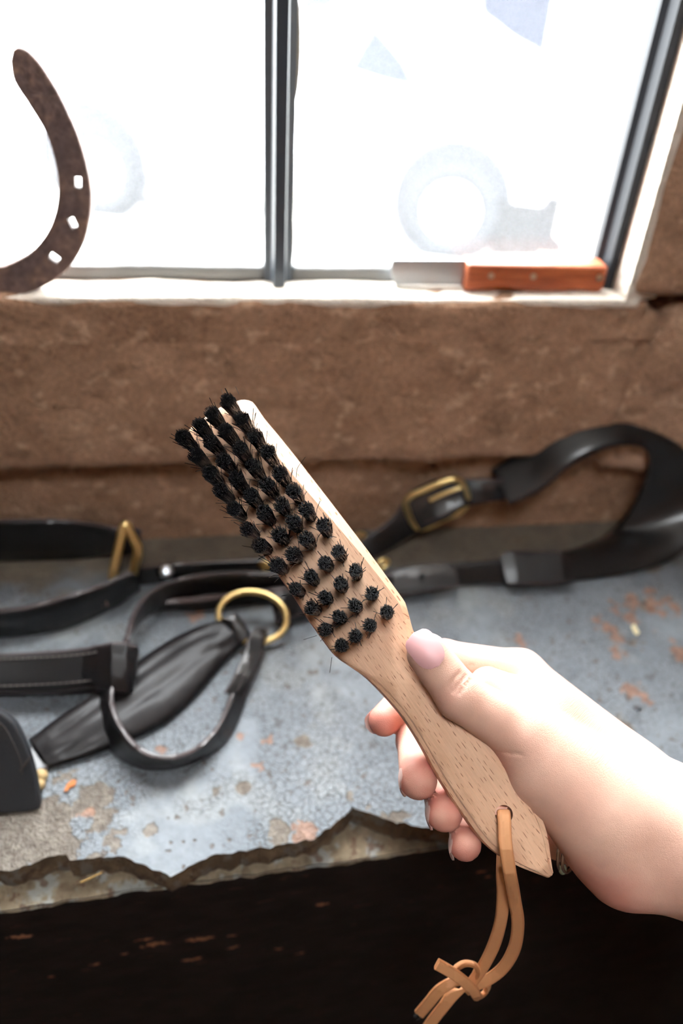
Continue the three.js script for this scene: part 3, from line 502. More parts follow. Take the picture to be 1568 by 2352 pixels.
// ───────────────────────── the hand ─────────────────────────
const HC = at(1240, 1740, 0.37);                                      // middle of the hand
{
  const J = (x, y, z, mm) => ({ p: at(x, y, z), r: mm / 1000 });
  // chains of joints
  const thumb = [J(982, 1502, 0.3465, 9.2), J(1056, 1600, 0.347, 10.2), J(1205, 1690, 0.352, 13.0), J(1420, 1850, 0.352, 17.5)];
  const index = [J(882, 1655, 0.386, 7.6), J(937, 1600, 0.397, 8.2), J(1018, 1512, 0.402, 9.2), J(1195, 1548, 0.405, 11.8)];
  const middle = [J(958, 1788, 0.357, 8.0), J(951, 1702, 0.385, 8.4), J(1072, 1688, 0.412, 9.4), J(1275, 1660, 0.412, 11.5)];
  const ringF = [J(1018, 1866, 0.3545, 7.6), J(1004, 1790, 0.381, 7.9), J(1128, 1812, 0.406, 9.4), J(1322, 1800, 0.410, 11.2)];
  const pinky = [J(1066, 1940, 0.352, 6.5), J(1062, 1872, 0.374, 6.9), J(1180, 1900, 0.393, 8.6), J(1345, 1945, 0.386, 10.4)];
  const palm = [
    [J(1195, 1548, 0.405, 11.8), J(1500, 1815, 0.372, 16)], [J(1275, 1660, 0.412, 11.5), J(1505, 1850, 0.375, 16)], [J(1322, 1800, 0.410, 11.2), J(1510, 1895, 0.375, 16)], [J(1345, 1945, 0.386, 10.4), J(1505, 1955, 0.368, 17)],
    [J(1205, 1690, 0.352, 13), J(1420, 1850, 0.352, 17.5)],                                        // thumb's metacarpal
    [J(1238, 1775, 0.352, 16), J(1400, 1900, 0.348, 18)], [J(1345, 1900, 0.352, 13), J(1440, 1985, 0.350, 19)],   // ball of the thumb and heel
    [J(1235, 1640, 0.385, 12), J(1330, 1740, 0.385, 15)],                                          // web
    [J(1120, 1575, 0.377, 9), J(1250, 1640, 0.372, 13)], [J(1250, 1640, 0.374, 14), J(1440, 1790, 0.366, 16)],
    [J(1420, 1850, 0.352, 17.5), J(1545, 1880, 0.350, 19)], [J(1400, 1930, 0.36, 19), J(1550, 1965, 0.352, 20)],
    [J(1545, 1872, 0.350, 19.5), J(1800, 2010, 0.315, 21)], [J(1545, 1962, 0.352, 20), J(1800, 2110, 0.318, 22)],
    [J(1800, 2010, 0.315, 21), J(2350, 2270, 0.262, 30)], [J(1800, 2110, 0.318, 22), J(2350, 2390, 0.268, 31)],
  ];
  // distance to a capsule whose ends differ in width
  const cone = (A, B) => { const ba = B.p.clone().sub(A.p), l2 = ba.lengthSq(), rr = A.r - B.r; const ax = A.p.x, ay = A.p.y, az = A.p.z, bx = ba.x, by = ba.y, bz = ba.z, ra = A.r; return (x, y, z) => { const px = x - ax, py = y - ay, pz = z - az; let t = (px * bx + py * by + pz * bz) / l2; t = t < 0 ? 0 : t > 1 ? 1 : t; const dx = px - bx * t, dy = py - by * t, dz = pz - bz * t; return Math.sqrt(dx * dx + dy * dy + dz * dz) - (ra - rr * t); }; };
  const smin = (a, b, k) => { const h = Math.max(k - Math.abs(a - b), 0) / k; return Math.min(a, b) - h * h * k * 0.25; };
  const chainOf = (c) => { const f = []; for (let i = 0; i < c.length - 1; i++) f.push(cone(c[i], c[i + 1])); return (x, y, z) => { let d = f[0](x, y, z); for (let i = 1; i < f.length; i++) d = smin(d, f[i](x, y, z), 0.003); return d; }; };
  const palmF = palm.map(([a, b]) => cone(a, b)), fingers = [index, middle, ringF, pinky].map(chainOf), thumbF = chainOf(thumb);
  // pads of the fingertips and of the thumb, and knuckle swellings
  const ball = (x, y, z, mm) => { const p = at(x, y, z), r = mm / 1000; return (X, Y, Z) => Math.hypot(X - p.x, Y - p.y, Z - p.z) - r; };
  const pads = [[ball(962, 1795, 0.3555, 7.6)], [ball(1022, 1868, 0.353, 7.3)], [ball(1070, 1940, 0.3505, 6.2)]];
  // creases: lines pressed a little into the skin
  const creaseList = [
    [[1040, 1588], [1052, 1572], [1068, 1556], [1082, 1528]], [[1030, 1577], [1044, 1560], [1056, 1545]], [[1055, 1592], [1068, 1575], [1082, 1560]],
    [[1140, 1724], [1165, 1730], [1195, 1733]], [[1225, 1577], [1255, 1580], [1285, 1588]],
  ];
  let creases = [];
  const sdf0 = (x, y, z) => {
    let d = palmF[0](x, y, z); for (let i = 1; i < palmF.length; i++) d = smin(d, palmF[i](x, y, z), 0.012);
    d = smin(d, thumbF(x, y, z), 0.006);
    let f = 9;
    for (let i = 0; i < 4; i++) { let q = fingers[i](x, y, z); if (i > 0) for (const p of pads[i - 1]) q = smin(q, p(x, y, z), 0.003); f = smin(f, q, 0.0012); }
    return smin(d, f, 0.005);
  };
  const hit = (o, dir, sd) => { const p = o.clone(); for (let i = 0; i < 200; i++) { const d = sd(p.x, p.y, p.z); if (d < 2e-5) return p; p.addScaledVector(dir, Math.max(d * 0.8, 2e-5)); } return null; };
  creases = creaseList.map((l) => l.map(([x, y]) => hit(at(x, y, 0.30), dirOf(x, y).normalize(), sdf0)).filter(Boolean)).filter((l) => l.length > 1);
  const segs = []; for (const l of creases) for (let i = 0; i < l.length - 1; i++) segs.push([l[i], l[i + 1]]);
  const cb = new THREE.Box3(); segs.forEach(([a, b]) => { cb.expandByPoint(a); cb.expandByPoint(b); }); cb.expandByScalar(0.006);
  const segD = (x, y, z, [a, b]) => { const bx = b.x - a.x, by = b.y - a.y, bz = b.z - a.z, px = x - a.x, py = y - a.y, pz = z - a.z; const t = sat((px * bx + py * by + pz * bz) / (bx * bx + by * by + bz * bz)); return Math.hypot(px - bx * t, py - by * t, pz - bz * t); };
  const sdf = (x, y, z) => {
    let d = sdf0(x, y, z);
    if (Math.abs(d) < 0.006 && x > cb.min.x && x < cb.max.x && y > cb.min.y && y < cb.max.y && z > cb.min.z && z < cb.max.z) { let m = 9; for (const s of segs) m = Math.min(m, segD(x, y, z, s)); d += 0.0005 * Math.exp(-((m / 0.001) ** 2)); }
    return d;
  };
  // surface nets on blocks
  const box = new THREE.Box3(); for (const c of [thumb, index, middle, ringF, pinky, ...palm]) for (const j of c) { box.expandByPoint(j.p.clone().addScalar(j.r + 0.004)); box.expandByPoint(j.p.clone().addScalar(-j.r - 0.004)); }
  const cell = 0.00135, n = box.getSize(V(0, 0, 0)).divideScalar(cell).ceil().addScalar(2), NX = n.x, NY = n.y, NZ = n.z, B0 = box.min;
  const field = new Float32Array(NX * NY * NZ), BS = 8;
  for (let bz = 0; bz < NZ; bz += BS) for (let by = 0; by < NY; by += BS) for (let bx = 0; bx < NX; bx += BS) {
    const c = sdf0(B0.x + (bx + 4) * cell, B0.y + (by + 4) * cell, B0.z + (bz + 4) * cell), far = Math.abs(c) > cell * 9.5;
    for (let k = bz; k < Math.min(NZ, bz + BS); k++) for (let j = by; j < Math.min(NY, by + BS); j++) for (let i = bx; i < Math.min(NX, bx + BS); i++) field[(k * NY + j) * NX + i] = far ? c : sdf(B0.x + i * cell, B0.y + j * cell, B0.z + k * cell);
  }
  const vid = new Int32Array(NX * NY * NZ).fill(-1), pos = [], idx = [], at3 = (i, j, k) => (k * NY + j) * NX + i;
  for (let k = 0; k < NZ - 1; k++) for (let j = 0; j < NY - 1; j++) for (let i = 0; i < NX - 1; i++) {
    let mask = 0; const f = []; for (let c = 0; c < 8; c++) { const v = field[at3(i + (c & 1), j + ((c >> 1) & 1), k + (c >> 2))]; f.push(v); if (v < 0) mask |= 1 << c; }
    if (mask === 0 || mask === 255) continue;
    let x = 0, y = 0, z = 0, m = 0;
    for (let a = 0; a < 8; a++) for (const b of [1, 2, 4]) { if (a & b) continue; const c = a | b; if ((f[a] < 0) === (f[c] < 0)) continue; const t = f[a] / (f[a] - f[c]); x += (a & 1) + (b === 1 ? t : 0); y += ((a >> 1) & 1) + (b === 2 ? t : 0); z += (a >> 2) + (b === 4 ? t : 0); m++; }
    vid[at3(i, j, k)] = pos.length / 3; pos.push(B0.x + (i + x / m) * cell, B0.y + (j + y / m) * cell, B0.z + (k + z / m) * cell);
  }
  for (let k = 1; k < NZ - 1; k++) for (let j = 1; j < NY - 1; j++) for (let i = 1; i < NX - 1; i++) {
    const f0 = field[at3(i, j, k)] < 0;
    const quad = (a, b, c, d, flip) => { if (a < 0 || b < 0 || c < 0 || d < 0) return; flip ? idx.push(a, c, b, a, d, c) : idx.push(a, b, c, a, c, d); };
    if (f0 !== field[at3(i + 1, j, k)] < 0) quad(vid[at3(i, j - 1, k - 1)], vid[at3(i, j, k - 1)], vid[at3(i, j, k)], vid[at3(i, j - 1, k)], !f0);
    if (f0 !== field[at3(i, j + 1, k)] < 0) quad(vid[at3(i - 1, j, k - 1)], vid[at3(i - 1, j, k)], vid[at3(i, j, k)], vid[at3(i, j, k - 1)], !f0);
    if (f0 !== field[at3(i, j, k + 1)] < 0) quad(vid[at3(i - 1, j - 1, k)], vid[at3(i, j - 1, k)], vid[at3(i, j, k)], vid[at3(i - 1, j, k)], !f0);
  }
  const nor = new Float32Array(pos.length), col = new Float32Array(pos.length), uv = new Float32Array(pos.length / 3 * 2), e = 0.0006;
  const redAt = [[958, 1788, 0.357, 11, 1], [1018, 1866, 0.3545, 11, 1], [1066, 1940, 0.352, 9.5, 1], [882, 1655, 0.386, 14, 0.7], [1040, 1585, 0.345, 10, 0.35], [1150, 1735, 0.352, 14, 0.4], [951, 1702, 0.385, 10, 0.4], [1004, 1790, 0.381, 10, 0.4], [1380, 2050, 0.345, 24, 0.5]].map(([x, y, z, r, k]) => [at(x, y, z), r / 1000, k]);
  for (let v = 0; v < pos.length; v += 3) {
    const x = pos[v], y = pos[v + 1], z = pos[v + 2], q = V(sdf(x + e, y, z) - sdf(x - e, y, z), sdf(x, y + e, z) - sdf(x, y - e, z), sdf(x, y, z + e) - sdf(x, y, z - e)).normalize();
    nor[v] = q.x; nor[v + 1] = q.y; nor[v + 2] = q.z;
    const p = V(x, y, z); let red = 0.12 * sat(0.5 + fbm3(x * 70, y * 70, z * 70, 3));
    for (const [c, r, k] of redAt) red = Math.max(red, k * ss(1.25, 0.35, c.distanceTo(p) / r + 0.15 * fbm3(x * 160, y * 160, z * 160, 2)));
    const mot = 1 + 0.07 * fbm3(x * 240, y * 240, z * 240, 3), c = mix3([0.70, 0.44, 0.335], [0.54, 0.11, 0.09], red);
    col[v] = c[0] * mot; col[v + 1] = c[1] * mot; col[v + 2] = c[2] * mot;
    const d = p.sub(HC); uv[v / 3 * 2] = d.dot(BU); uv[v / 3 * 2 + 1] = d.dot(BV) + d.dot(BN);
  }
  let g = new THREE.BufferGeometry(); g.setAttribute('position', new THREE.Float32BufferAttribute(pos, 3)); g.setAttribute('normal', new THREE.BufferAttribute(nor, 3)); g.setAttribute('color', new THREE.BufferAttribute(col, 3)); g.setAttribute('uv', new THREE.BufferAttribute(uv, 2)); g.setIndex(idx); relative(g, HC);
  console.log('hand vertices', pos.length / 3, 'grid', NX, NY, NZ);
  const sk = texPair(512, 512, (u, v) => { const [a, b] = worley(u * 40, v * 40), f = fbm2(u * 60, v * 60, 3); return [255, 255, 255, 0.5 + 0.5 * ss(0, 0.4, b - a) * 0.6 + 0.2 * f]; });
  sk.bump.repeat.set(1 / 0.03, 1 / 0.03);
  M.skin = phy({ color: 0xffffff, vertexColors: true, roughness: 0.5, specularIntensity: 0.6, bumpMap: sk.bump, bumpScale: 0.00012 });
  const person = group('person', { label: 'bare right hand and forearm gripping the wooden brush handle', category: 'person' }, HC);
  part('hand_and_forearm', g, M.skin, person);
  // nails: [middle seen at, aim from, direction to the tip, half length, half width]
  M.nail = phy({ color: srgb(206, 156, 156), roughness: 0.42, clearcoat: 0.25, clearcoatRoughness: 0.3 });
  M.nailPale = phy({ color: srgb(236, 204, 194), roughness: 0.4 });
  const nail = (name, centre, out, tip, hl, hw, m, over = 0.0016) => {
    out = out.clone().normalize(); const t = tip.clone().addScaledVector(out, -tip.dot(out)).normalize(), s = new THREE.Vector3().crossVectors(out, t), pos2 = [], id = [], NU = 16, NV = 18;
    const c0 = hit(centre.clone().addScaledVector(out, 0.03), out.clone().negate(), sdf0);
    for (let layer = 0; layer < 2; layer++) for (let i = 0; i <= NU; i++) for (let j = 0; j <= NV; j++) {
      const a = i / NU * 2 - 1, b = j / NV * 2 - 1, w = hw * Math.pow(Math.max(0, 1 - Math.pow(Math.abs(b), b > 0 ? 5 : 2.6)), 0.5), x = a * w, y = b * hl;
      const q = c0.clone().addScaledVector(s, x).addScaledVector(t, y).addScaledVector(out, 0.00035 - x * x / (2 * over) - y * y / 0.05 - (layer ? 0.0005 : 0)); pos2.push(q.x - HC.x, q.y - HC.y, q.z - HC.z);
    }
    const S = (NU + 1) * (NV + 1), at2 = (l, i, j) => l * S + i * (NV + 1) + j;
    for (let i = 0; i < NU; i++) for (let j = 0; j < NV; j++) { id.push(at2(0, i, j), at2(0, i + 1, j), at2(0, i, j + 1), at2(0, i + 1, j), at2(0, i + 1, j + 1), at2(0, i, j + 1)); id.push(at2(1, i, j), at2(1, i, j + 1), at2(1, i + 1, j), at2(1, i + 1, j), at2(1, i, j + 1), at2(1, i + 1, j + 1)); }
    for (let i = 0; i < NU; i++) for (const j of [0, NV]) id.push(at2(0, i, j), at2(1, i, j), at2(0, i + 1, j), at2(0, i + 1, j), at2(1, i, j), at2(1, i + 1, j));
    const ng = new THREE.BufferGeometry(); ng.setAttribute('position', new THREE.Float32BufferAttribute(pos2, 3)); ng.setIndex(id); ng.computeVertexNormals();
    part(name, ng, m, person);
  };
  const thumbOut = camDir(-0.12, 0.32, 1), thumbTip = thumb[0].p.clone().sub(thumb[1].p);
  { const t = thumbTip.clone().normalize(), c = thumb[0].p.clone().addScaledVector(t, 0.0012); nail('thumbnail', c, thumbOut, thumbTip, 0.0088, 0.0067, M.nail, 0.0092); }
  for (const [ch, out] of [[index, camDir(-0.85, -0.35, -0.25)], [middle, camDir(-1, -0.15, -0.1)], [ringF, camDir(-1, -0.12, -0.05)], [pinky, camDir(-1, -0.1, -0.05)]]) {
    const t = ch[0].p.clone().sub(ch[1].p).normalize(), o = out.clone().addScaledVector(t, -out.dot(t)).normalize();
    nail('fingernail', ch[0].p.clone().addScaledVector(t, 0.0010), o, t, 0.0056, ch[0].r * 0.72, M.nailPale, ch[0].r * 1.0);
  }
  // sleeve further up the arm
  const sl = at(2080, 2215, 0.290), s2 = at(2700, 2500, 0.235), ax = s2.clone().sub(sl), len = ax.length();
  const pr = []; for (let i = 0; i <= 20; i++) { const t = i / 20; pr.push(new THREE.Vector2(0.037 + 0.014 * t + 0.0012 * Math.sin(t * 40) + (i < 2 ? 0.002 : 0), t * len)); }
  const sg = new THREE.LatheGeometry(pr, 40); sg.applyQuaternion(new THREE.Quaternion().setFromUnitVectors(V(0, 1, 0), ax.normalize())); sg.translate(sl.x - HC.x, sl.y - HC.y, sl.z - HC.z);
  part('sleeve', sg, std({ color: srgb(58, 64, 58), roughness: 0.95 }), person);
  // ring on a finger, seen past the end of the handle
  const rc = at(1308, 1944, 0.384), rax = camDir(0.8, -0.12, 0.6);
  const rg = group('finger_ring', { label: 'thin silver finger ring with a pale green stone', category: 'ring' }, rc);
  const q = new THREE.Quaternion().setFromUnitVectors(V(0, 0, 1), rax);
  M.silver = std({ color: srgb(206, 204, 200), metalness: 1, roughness: 0.25 });
  for (const o of [-0.0011, 0.0011]) { const tg = new THREE.TorusGeometry(0.0118, 0.00085, 10, 60).applyQuaternion(q); tg.translate(rax.x * o, rax.y * o, rax.z * o); part('band', tg, M.silver, rg); }
  const stone = new THREE.SphereGeometry(0.0024, 16, 12); stone.scale(1, 1, 0.8); stone.applyQuaternion(q); const so = camDir(-0.25, -0.9, 0.5).projectOnPlane(rax).normalize().multiplyScalar(0.0112); 
  stone.translate(so.x, so.y, so.z); part('stone', stone, phy({ color: srgb(186, 214, 192), roughness: 0.12, clearcoat: 1 }), rg, { label: 'pale green stone' });
}
console.log('hand done');
// ───────────────────────── the bridle ─────────────────────────
{
  const lt = texPair(512, 512, (u, v) => { const [a, b] = worley(u * 64, v * 64), f = fbm2(u * 40, v * 40, 3); return [255, 255, 255, 0.5 + 0.35 * ss(0, 0.35, b - a) + 0.3 * f]; });
  lt.bump.repeat.set(1 / 0.05, 1 / 0.05);
  M.leather = phy({ color: srgb(17, 16, 18), vertexColors: true, roughness: 0.42, specularIntensity: 0.6, clearcoat: 0.7, clearcoatRoughness: 0.24, bumpMap: lt.bump, bumpScale: 0.00012 });
  M.leatherSoft = phy({ color: srgb(20, 17, 18), vertexColors: true, roughness: 0.34, specularIntensity: 0.42, clearcoat: 0.12, clearcoatRoughness: 0.22, bumpMap: lt.bump, bumpScale: 0.00022 });
  M.thread = std({ color: srgb(58, 52, 50), roughness: 0.9 });
  M.brass = std({ color: srgb(244, 216, 150), metalness: 1, roughness: 0.34 });
  M.steel = std({ color: srgb(200, 206, 214), metalness: 1, roughness: 0.28 });
  const raw = [9, 7.4, 6.4], base = [1, 1, 1];
  const bp = L(500, 1500, 0);
  const bridle = group('bridle', { label: 'black leather bridle with brass fittings lying on the ledge', category: 'bridle' }, bp);
  const turned = (st, from, to, x, y, k = 1, widen = 1) => {                     // lie so that the window shows in the leather
    for (let i = from; i <= to; i++) {
      const c = st[i].p, tg = st[Math.min(i + 1, st.length - 1)].p.clone().sub(st[Math.max(i - 1, 0)].p).normalize(), n = CAM.clone().sub(c).normalize().add(V(x, y, WZ).sub(c).normalize()).normalize(), a = n.clone().cross(tg).normalize(); if (a.dot(st[i].a) < 0) a.negate();
      st[i].a.lerp(a, k).normalize(); st[i].w *= widen;
    } return st; };
  const strap = (name, list, o = {}, m = M.leather, ex) => part(name, relative(band(o.turn ? turned(edges(list), ...o.turn) : edges(list), { t: 0.0036, steps: 12, raw, base, ...o }), bp), m, bridle, ex);
  const fitting = (name, g, m = M.brass, ex) => part(name, relative(g, bp), m, bridle, ex);
  const stitch = (list, o, parent) => { const s = part('stitching', stitches(list, o), M.thread, parent ?? bridle, { kind: 'stuff' }); relative(s.geometry, bp); return s; };
  // along the wall
  strap('cheek_strap', [[-260, 1214, 0.038, -260, 1306, 0], [-60, 1196, 0.038, -60, 1290, 0], [100, 1192, 0.038, 100, 1287, 0], [200, 1198, 0.037, 200, 1282, 0.0], [270, 1212, 0.036, 262, 1272, 0.006], [302, 1214, 0.034, 296, 1262, 0.010], [318, 1216, 0.030, 314, 1262, 0.008], [312, 1224, 0.028, 308, 1268, 0.007], [280, 1226, 0.028, 276, 1278, 0.002]], { t: 0.0045 });
  strap('cheek_strap', [[312, 1318, 0.026, 318, 1356, 0.006], [300, 1314, 0.031, 306, 1362, 0.006], [280, 1320, 0.031, 280, 1382, 0.003], [250, 1335, 0.030, 245, 1402, 0.001], [150, 1368, 0.029, 150, 1444, 0], [50, 1394, 0.028, 50, 1460, 0], [-60, 1407, 0.028, -60, 1464, 0], [-260, 1430, 0.028, -260, 1486, 0]], { t: 0.005 });
  { const pts = [[236, 1382, 0.0245], [238, 1394, 0.02]]; const f = [[[233, 1382], [236, 1394]], [[243, 1380], [247, 1392]]].map((q) => rod(q.map(([x, y]) => { const p = onPlane(x, y, L(245, 1402, 0.001).add(V(0, 0, 0.0035)), V(0.25, 0, 1).normalize()); return p; }), 0.0006, false, 6, 6)); fitting('stitch_mark', mergeGeometries(f), std({ color: srgb(150, 120, 110), roughness: 0.9 })); }
  // square brass ring
  {
    const A = L(286, 1198, 0.056), B = L(257, 1326, 0.020), C = L(299, 1348, 0.006), D = L(318, 1262, 0.036), P = [], add = (a, b) => { for (const t of [0.1, 0.3, 0.5, 0.7, 0.9]) P.push(a.clone().lerp(b, t)); };
    add(A, B); add(B, C); add(C, D); add(D, A); fitting('square_ring', rod(P, 0.0035, true, 120, 12));
  }
  strap('crown_strap', [[300, 1304, 0.018, 302, 1345, 0.001], [350, 1298, 0.020, 350, 1340, 0.002], [400, 1294, 0.020, 400, 1326, 0.002], [500, 1288, 0.019, 500, 1316, 0.002], [610, 1284, 0.019, 615, 1310, 0.002], [700, 1280, 0.019, 700, 1304, 0.002]], { t: 0.004, raw: [9, 6, 4] });
  { const c = L(383, 1308, 0.019), g = new THREE.SphereGeometry(0.0056, 24, 14, 0, Math.PI * 2, 0, Math.PI / 2).scale(1, 0.45, 1); g.applyQuaternion(new THREE.Quaternion().setFromUnitVectors(V(0, 1, 0), V(0.1, 0.75, 0.65).normalize())); g.translate(c.x, c.y, c.z + 0.003); fitting('rivet', g, M.steel, { label: 'domed silver rivet' }); }
  strap('lower_strap', [[350, 1382, 0.014, 360, 1396, 0], [460, 1372, 0.014, 460, 1400, 0], [560, 1360, 0.014, 560, 1388, 0], [680, 1345, 0.014, 680, 1374, 0]], { t: 0.006 }, M.leatherSoft);
  // padded noseband under the loop: three soft ridges across
  const padded = (w, u) => { const o = [], hw = w / 2, end = Math.pow(Math.sin(Math.PI * (0.06 + 0.88 * sat(u))), 0.35), th = 0.0085 * end; for (let k = 0; k <= 26; k++) { const a = k / 13 - 1; o.push([hw * a, -th * (0.16 + 0.84 * Math.sqrt(Math.max(0, 1 - a * a))) * (0.84 + 0.16 * Math.abs(Math.cos(a * (3.6 + 0.5 * Math.sin(u * 5)) + 0.7 * Math.sin(u * 7 + 1) + 0.5 * noise2(u * 6, a * 1.3))) + 0.07 * noise2(u * 14, a * 3 + 5)), 0]); } for (let k = 12; k >= 1; k--) { const a = k / 6.5 - 1; o.push([hw * a, 0.003, 0]); } return o; };
  const nose = strap('noseband_pad', [[548, 1424, 0.012, 566, 1470, 0.006], [500, 1428, 0.012, 545, 1492, 0.004], [440, 1446, 0.010, 508, 1534, 0.002], [350, 1496, 0.010, 440, 1612, 0.002], [280, 1550, 0.010, 378, 1664, 0.002], [200, 1606, 0.010, 288, 1708, 0.002], [120, 1658, 0.009, 190, 1744, 0.002], [66, 1700, 0.008, 108, 1766, 0.002]], { profile: padded, steps: 14, smooth: true }, M.leatherSoft, { label: 'soft padded noseband with rolled ridges' });
  strap('noseband_tab', [[82, 1706, 0.006, 116, 1760, 0.002], [50, 1730, 0.007, 92, 1790, 0.002], [10, 1760, 0.007, 50, 1825, 0.002], [-50, 1800, 0.007, -10, 1870, 0.002]], { t: 0.005 });
  strap('noseband_tab', [[500, 1424, 0.014, 538, 1482, 0.006], [524, 1416, 0.020, 562, 1470, 0.011], [540, 1412, 0.018, 574, 1462, 0.010], [534, 1416, 0.010, 566, 1466, 0.004], [505, 1428, 0.006, 540, 1484, 0.003]], { t: 0.003, steps: 12 });
  // round ring
  { const P = []; for (let i = 0; i < 40; i++) { const a = i / 40 * Math.PI * 2, c = Math.cos(a), s = Math.sin(a); P.push(L(580 + 78 * c - 4 * s, 1417 + 58 * s + 8 * c, 0.015 - 0.010 * s)); } fitting('round_ring', rod(P, 0.0024, true, 140, 12)); }
  strap('ring_wrap', [[660, 1420, 0.006, 668, 1440, 0.002], [636, 1386, 0.014, 648, 1436, 0.003], [626, 1372, 0.020, 640, 1428, 0.010], [640, 1360, 0.023, 655, 1420, 0.012], [665, 1356, 0.021, 676, 1416, 0.008], [720, 1350, 0.019, 730, 1412, 0.004], [800, 1338, 0.019, 810, 1398, 0.002], [900, 1318, 0.019, 908, 1374, 0.002]], { t: 0.0042 });
  // thin looping strap
  const loopList = [[690, 1316, 0.022, 690, 1362, 0.002], [560, 1312, 0.024, 560, 1360, 0.005], [460, 1318, 0.025, 455, 1368, 0.006], [390, 1335, 0.027, 385, 1390, 0.008], [338, 1365, 0.030, 331, 1420, 0.010], [308, 1410, 0.032, 300, 1456, 0.014], [294, 1460, 0.035, 283, 1492, 0.021], [281, 1505, 0.029, 262, 1516, 0.019], [268, 1550, 0.026, 238, 1558, 0.012], [258, 1600, 0.024, 222, 1614, 0.006], [270, 1650, 0.025, 230, 1672, 0.003], [302, 1700, 0.022, 266, 1732, 0.0], [346, 1732, 0.021, 328, 1762, 0.0], [400, 1737, 0.020, 398, 1761, 0.0], [452, 1716, 0.018, 472, 1737, 0], [498, 1668, 0.015, 526, 1692, 0], [520, 1618, 0.0125, 556, 1630, 0.001], [530, 1588, 0.0115, 567, 1598, 0.002], [552, 1545, 0.011, 587, 1552, 0.003], [573, 1495, 0.011, 608, 1500, 0.005]];
  strap('loop_strap', loopList, { t: 0.0042 });
  const tab = strap('stitched_tab', [[518, 1592, 0.0155, 552, 1602, 0.004], [536, 1560, 0.0155, 572, 1572, 0.006], [560, 1500, 0.0155, 598, 1508, 0.0085], [570, 1470, 0.018, 606, 1474, 0.012], [578, 1452, 0.019, 612, 1455, 0.014], [584, 1446, 0.012, 616, 1450, 0.008], [580, 1470, 0.006, 610, 1474, 0.003]], { t: 0.0032, turn: [0, 3, 0, SILL + 0.1, 0.25] });
  { const s = [[545, 1588], [560, 1550], [577, 1505], [585, 1478]].map(([x, y]) => L(x, y, 0.0135)); const s2 = [[524, 1580], [540, 1545], [560, 1500], [570, 1476]].map(([x, y]) => L(x, y, 0.0165)); for (const q of [s, s2]) part('stitching', relative(stitches(q, { gap: 0.0034, len: 0.0022, r: 0.0004 }), bp), M.thread, tab, { kind: 'stuff' }); }
  // wide stitched strap folded round the loop
  const keep = strap('keeper_strap', [[-260, 1520, 0.024, -260, 1612, 0.009], [-60, 1502, 0.030, -60, 1594, 0.013], [60, 1498, 0.031, 60, 1592, 0.013], [150, 1492, 0.034, 150, 1588, 0.014], [215, 1484, 0.037, 210, 1582, 0.016], [250, 1476, 0.042, 240, 1584, 0.020], [282, 1474, 0.044, 268, 1590, 0.021], [306, 1480, 0.040, 293, 1594, 0.016], [311, 1490, 0.031, 299, 1596, 0.010], [296, 1498, 0.024, 282, 1594, 0.005], [250, 1504, 0.022, 245, 1590, 0.006], [150, 1508, 0.022, 150, 1594, 0.007], [0, 1514, 0.019, 0, 1598, 0.007], [-60, 1516, 0.019, -60, 1600, 0.007], [-260, 1534, 0.014, -260, 1618, 0.003]], { t: 0.0046, steps: 14 });
  { const q = (k) => [[-50, 1504], [60, 1500], [150, 1494], [210, 1487], [232, 1482]].map(([x, y], i) => { const A = L(x, y, [0.030, 0.031, 0.034, 0.037, 0.039][i]), B = L(x, y + 92, [0.013, 0.013, 0.014, 0.016, 0.018][i]); const n = new THREE.Vector3().crossVectors(V(1, 0, 0), A.clone().sub(B)).normalize(); if (n.y < 0) n.negate(); return A.lerp(B, k).addScaledVector(n, 0.0024); }); for (const k of [0.13, 0.8]) part('stitching', relative(stitches(q(k), { gap: 0.004, len: 0.0026, r: 0.0005 }), bp), std({ color: srgb(96, 90, 86), roughness: 0.9 }), keep, { kind: 'stuff' }); }
  // broad flap at the near end
  {
    const p0 = L(0, 1852, 0.0), p1 = L(88, 1842, 0.0), p2 = L(20, 1640, 0.046), n = p1.clone().sub(p0).cross(p2.clone().sub(p0)).normalize(); if (n.dot(CAM.clone().sub(p0)) < 0) n.negate();
    const ex = p1.clone().sub(p0).normalize(), ey = new THREE.Vector3().crossVectors(n, ex).normalize(), to = ([x, y]) => { const d = onPlane(x, y, p0, n).sub(p0); return new THREE.Vector2(d.dot(ex), d.dot(ey)); };
    const outline = [[-260, 1866], [-260, 1588], [-60, 1604], [0, 1632], [30, 1655], [48, 1684], [62, 1715], [76, 1760], [84, 1800], [90, 1838], [84, 1846], [60, 1850], [0, 1854]].map(to);
    const sh = new THREE.Shape(); sh.moveTo(outline[0].x, outline[0].y); sh.lineTo(outline[1].x, outline[1].y); sh.splineThru(outline.slice(2));
    const g = new THREE.ExtrudeGeometry(sh, { depth: 0.005, bevelEnabled: true, bevelSize: 0.0016, bevelThickness: 0.0016, bevelSegments: 4, curveSegments: 60 });
    const mm = new THREE.Matrix4().makeBasis(ex, ey, new THREE.Vector3().crossVectors(ex, ey)).setPosition(p0); g.applyMatrix4(mm); const flap = fitting('broad_flap', g, std({ color: srgb(24, 26, 31), roughness: 0.62, bumpMap: lt.bump, bumpScale: 0.0003 }), { label: 'broad matt black leather flap' });
    const side = new THREE.Vector3().crossVectors(ex, ey); const out = side.dot(n) > 0 ? 0.0069 : 0.0019;
    const st = [[-20, 1636], [0, 1648], [18, 1664], [32, 1690], [46, 1720], [56, 1752], [57, 1775]].map((q) => onPlane(q[0], q[1], p0, n).addScaledVector(n, out)); part('stitching', relative(stitches(st, { gap: 0.0036, len: 0.0026, r: 0.0005 }), bp), M.thread, flap, { kind: 'stuff' });
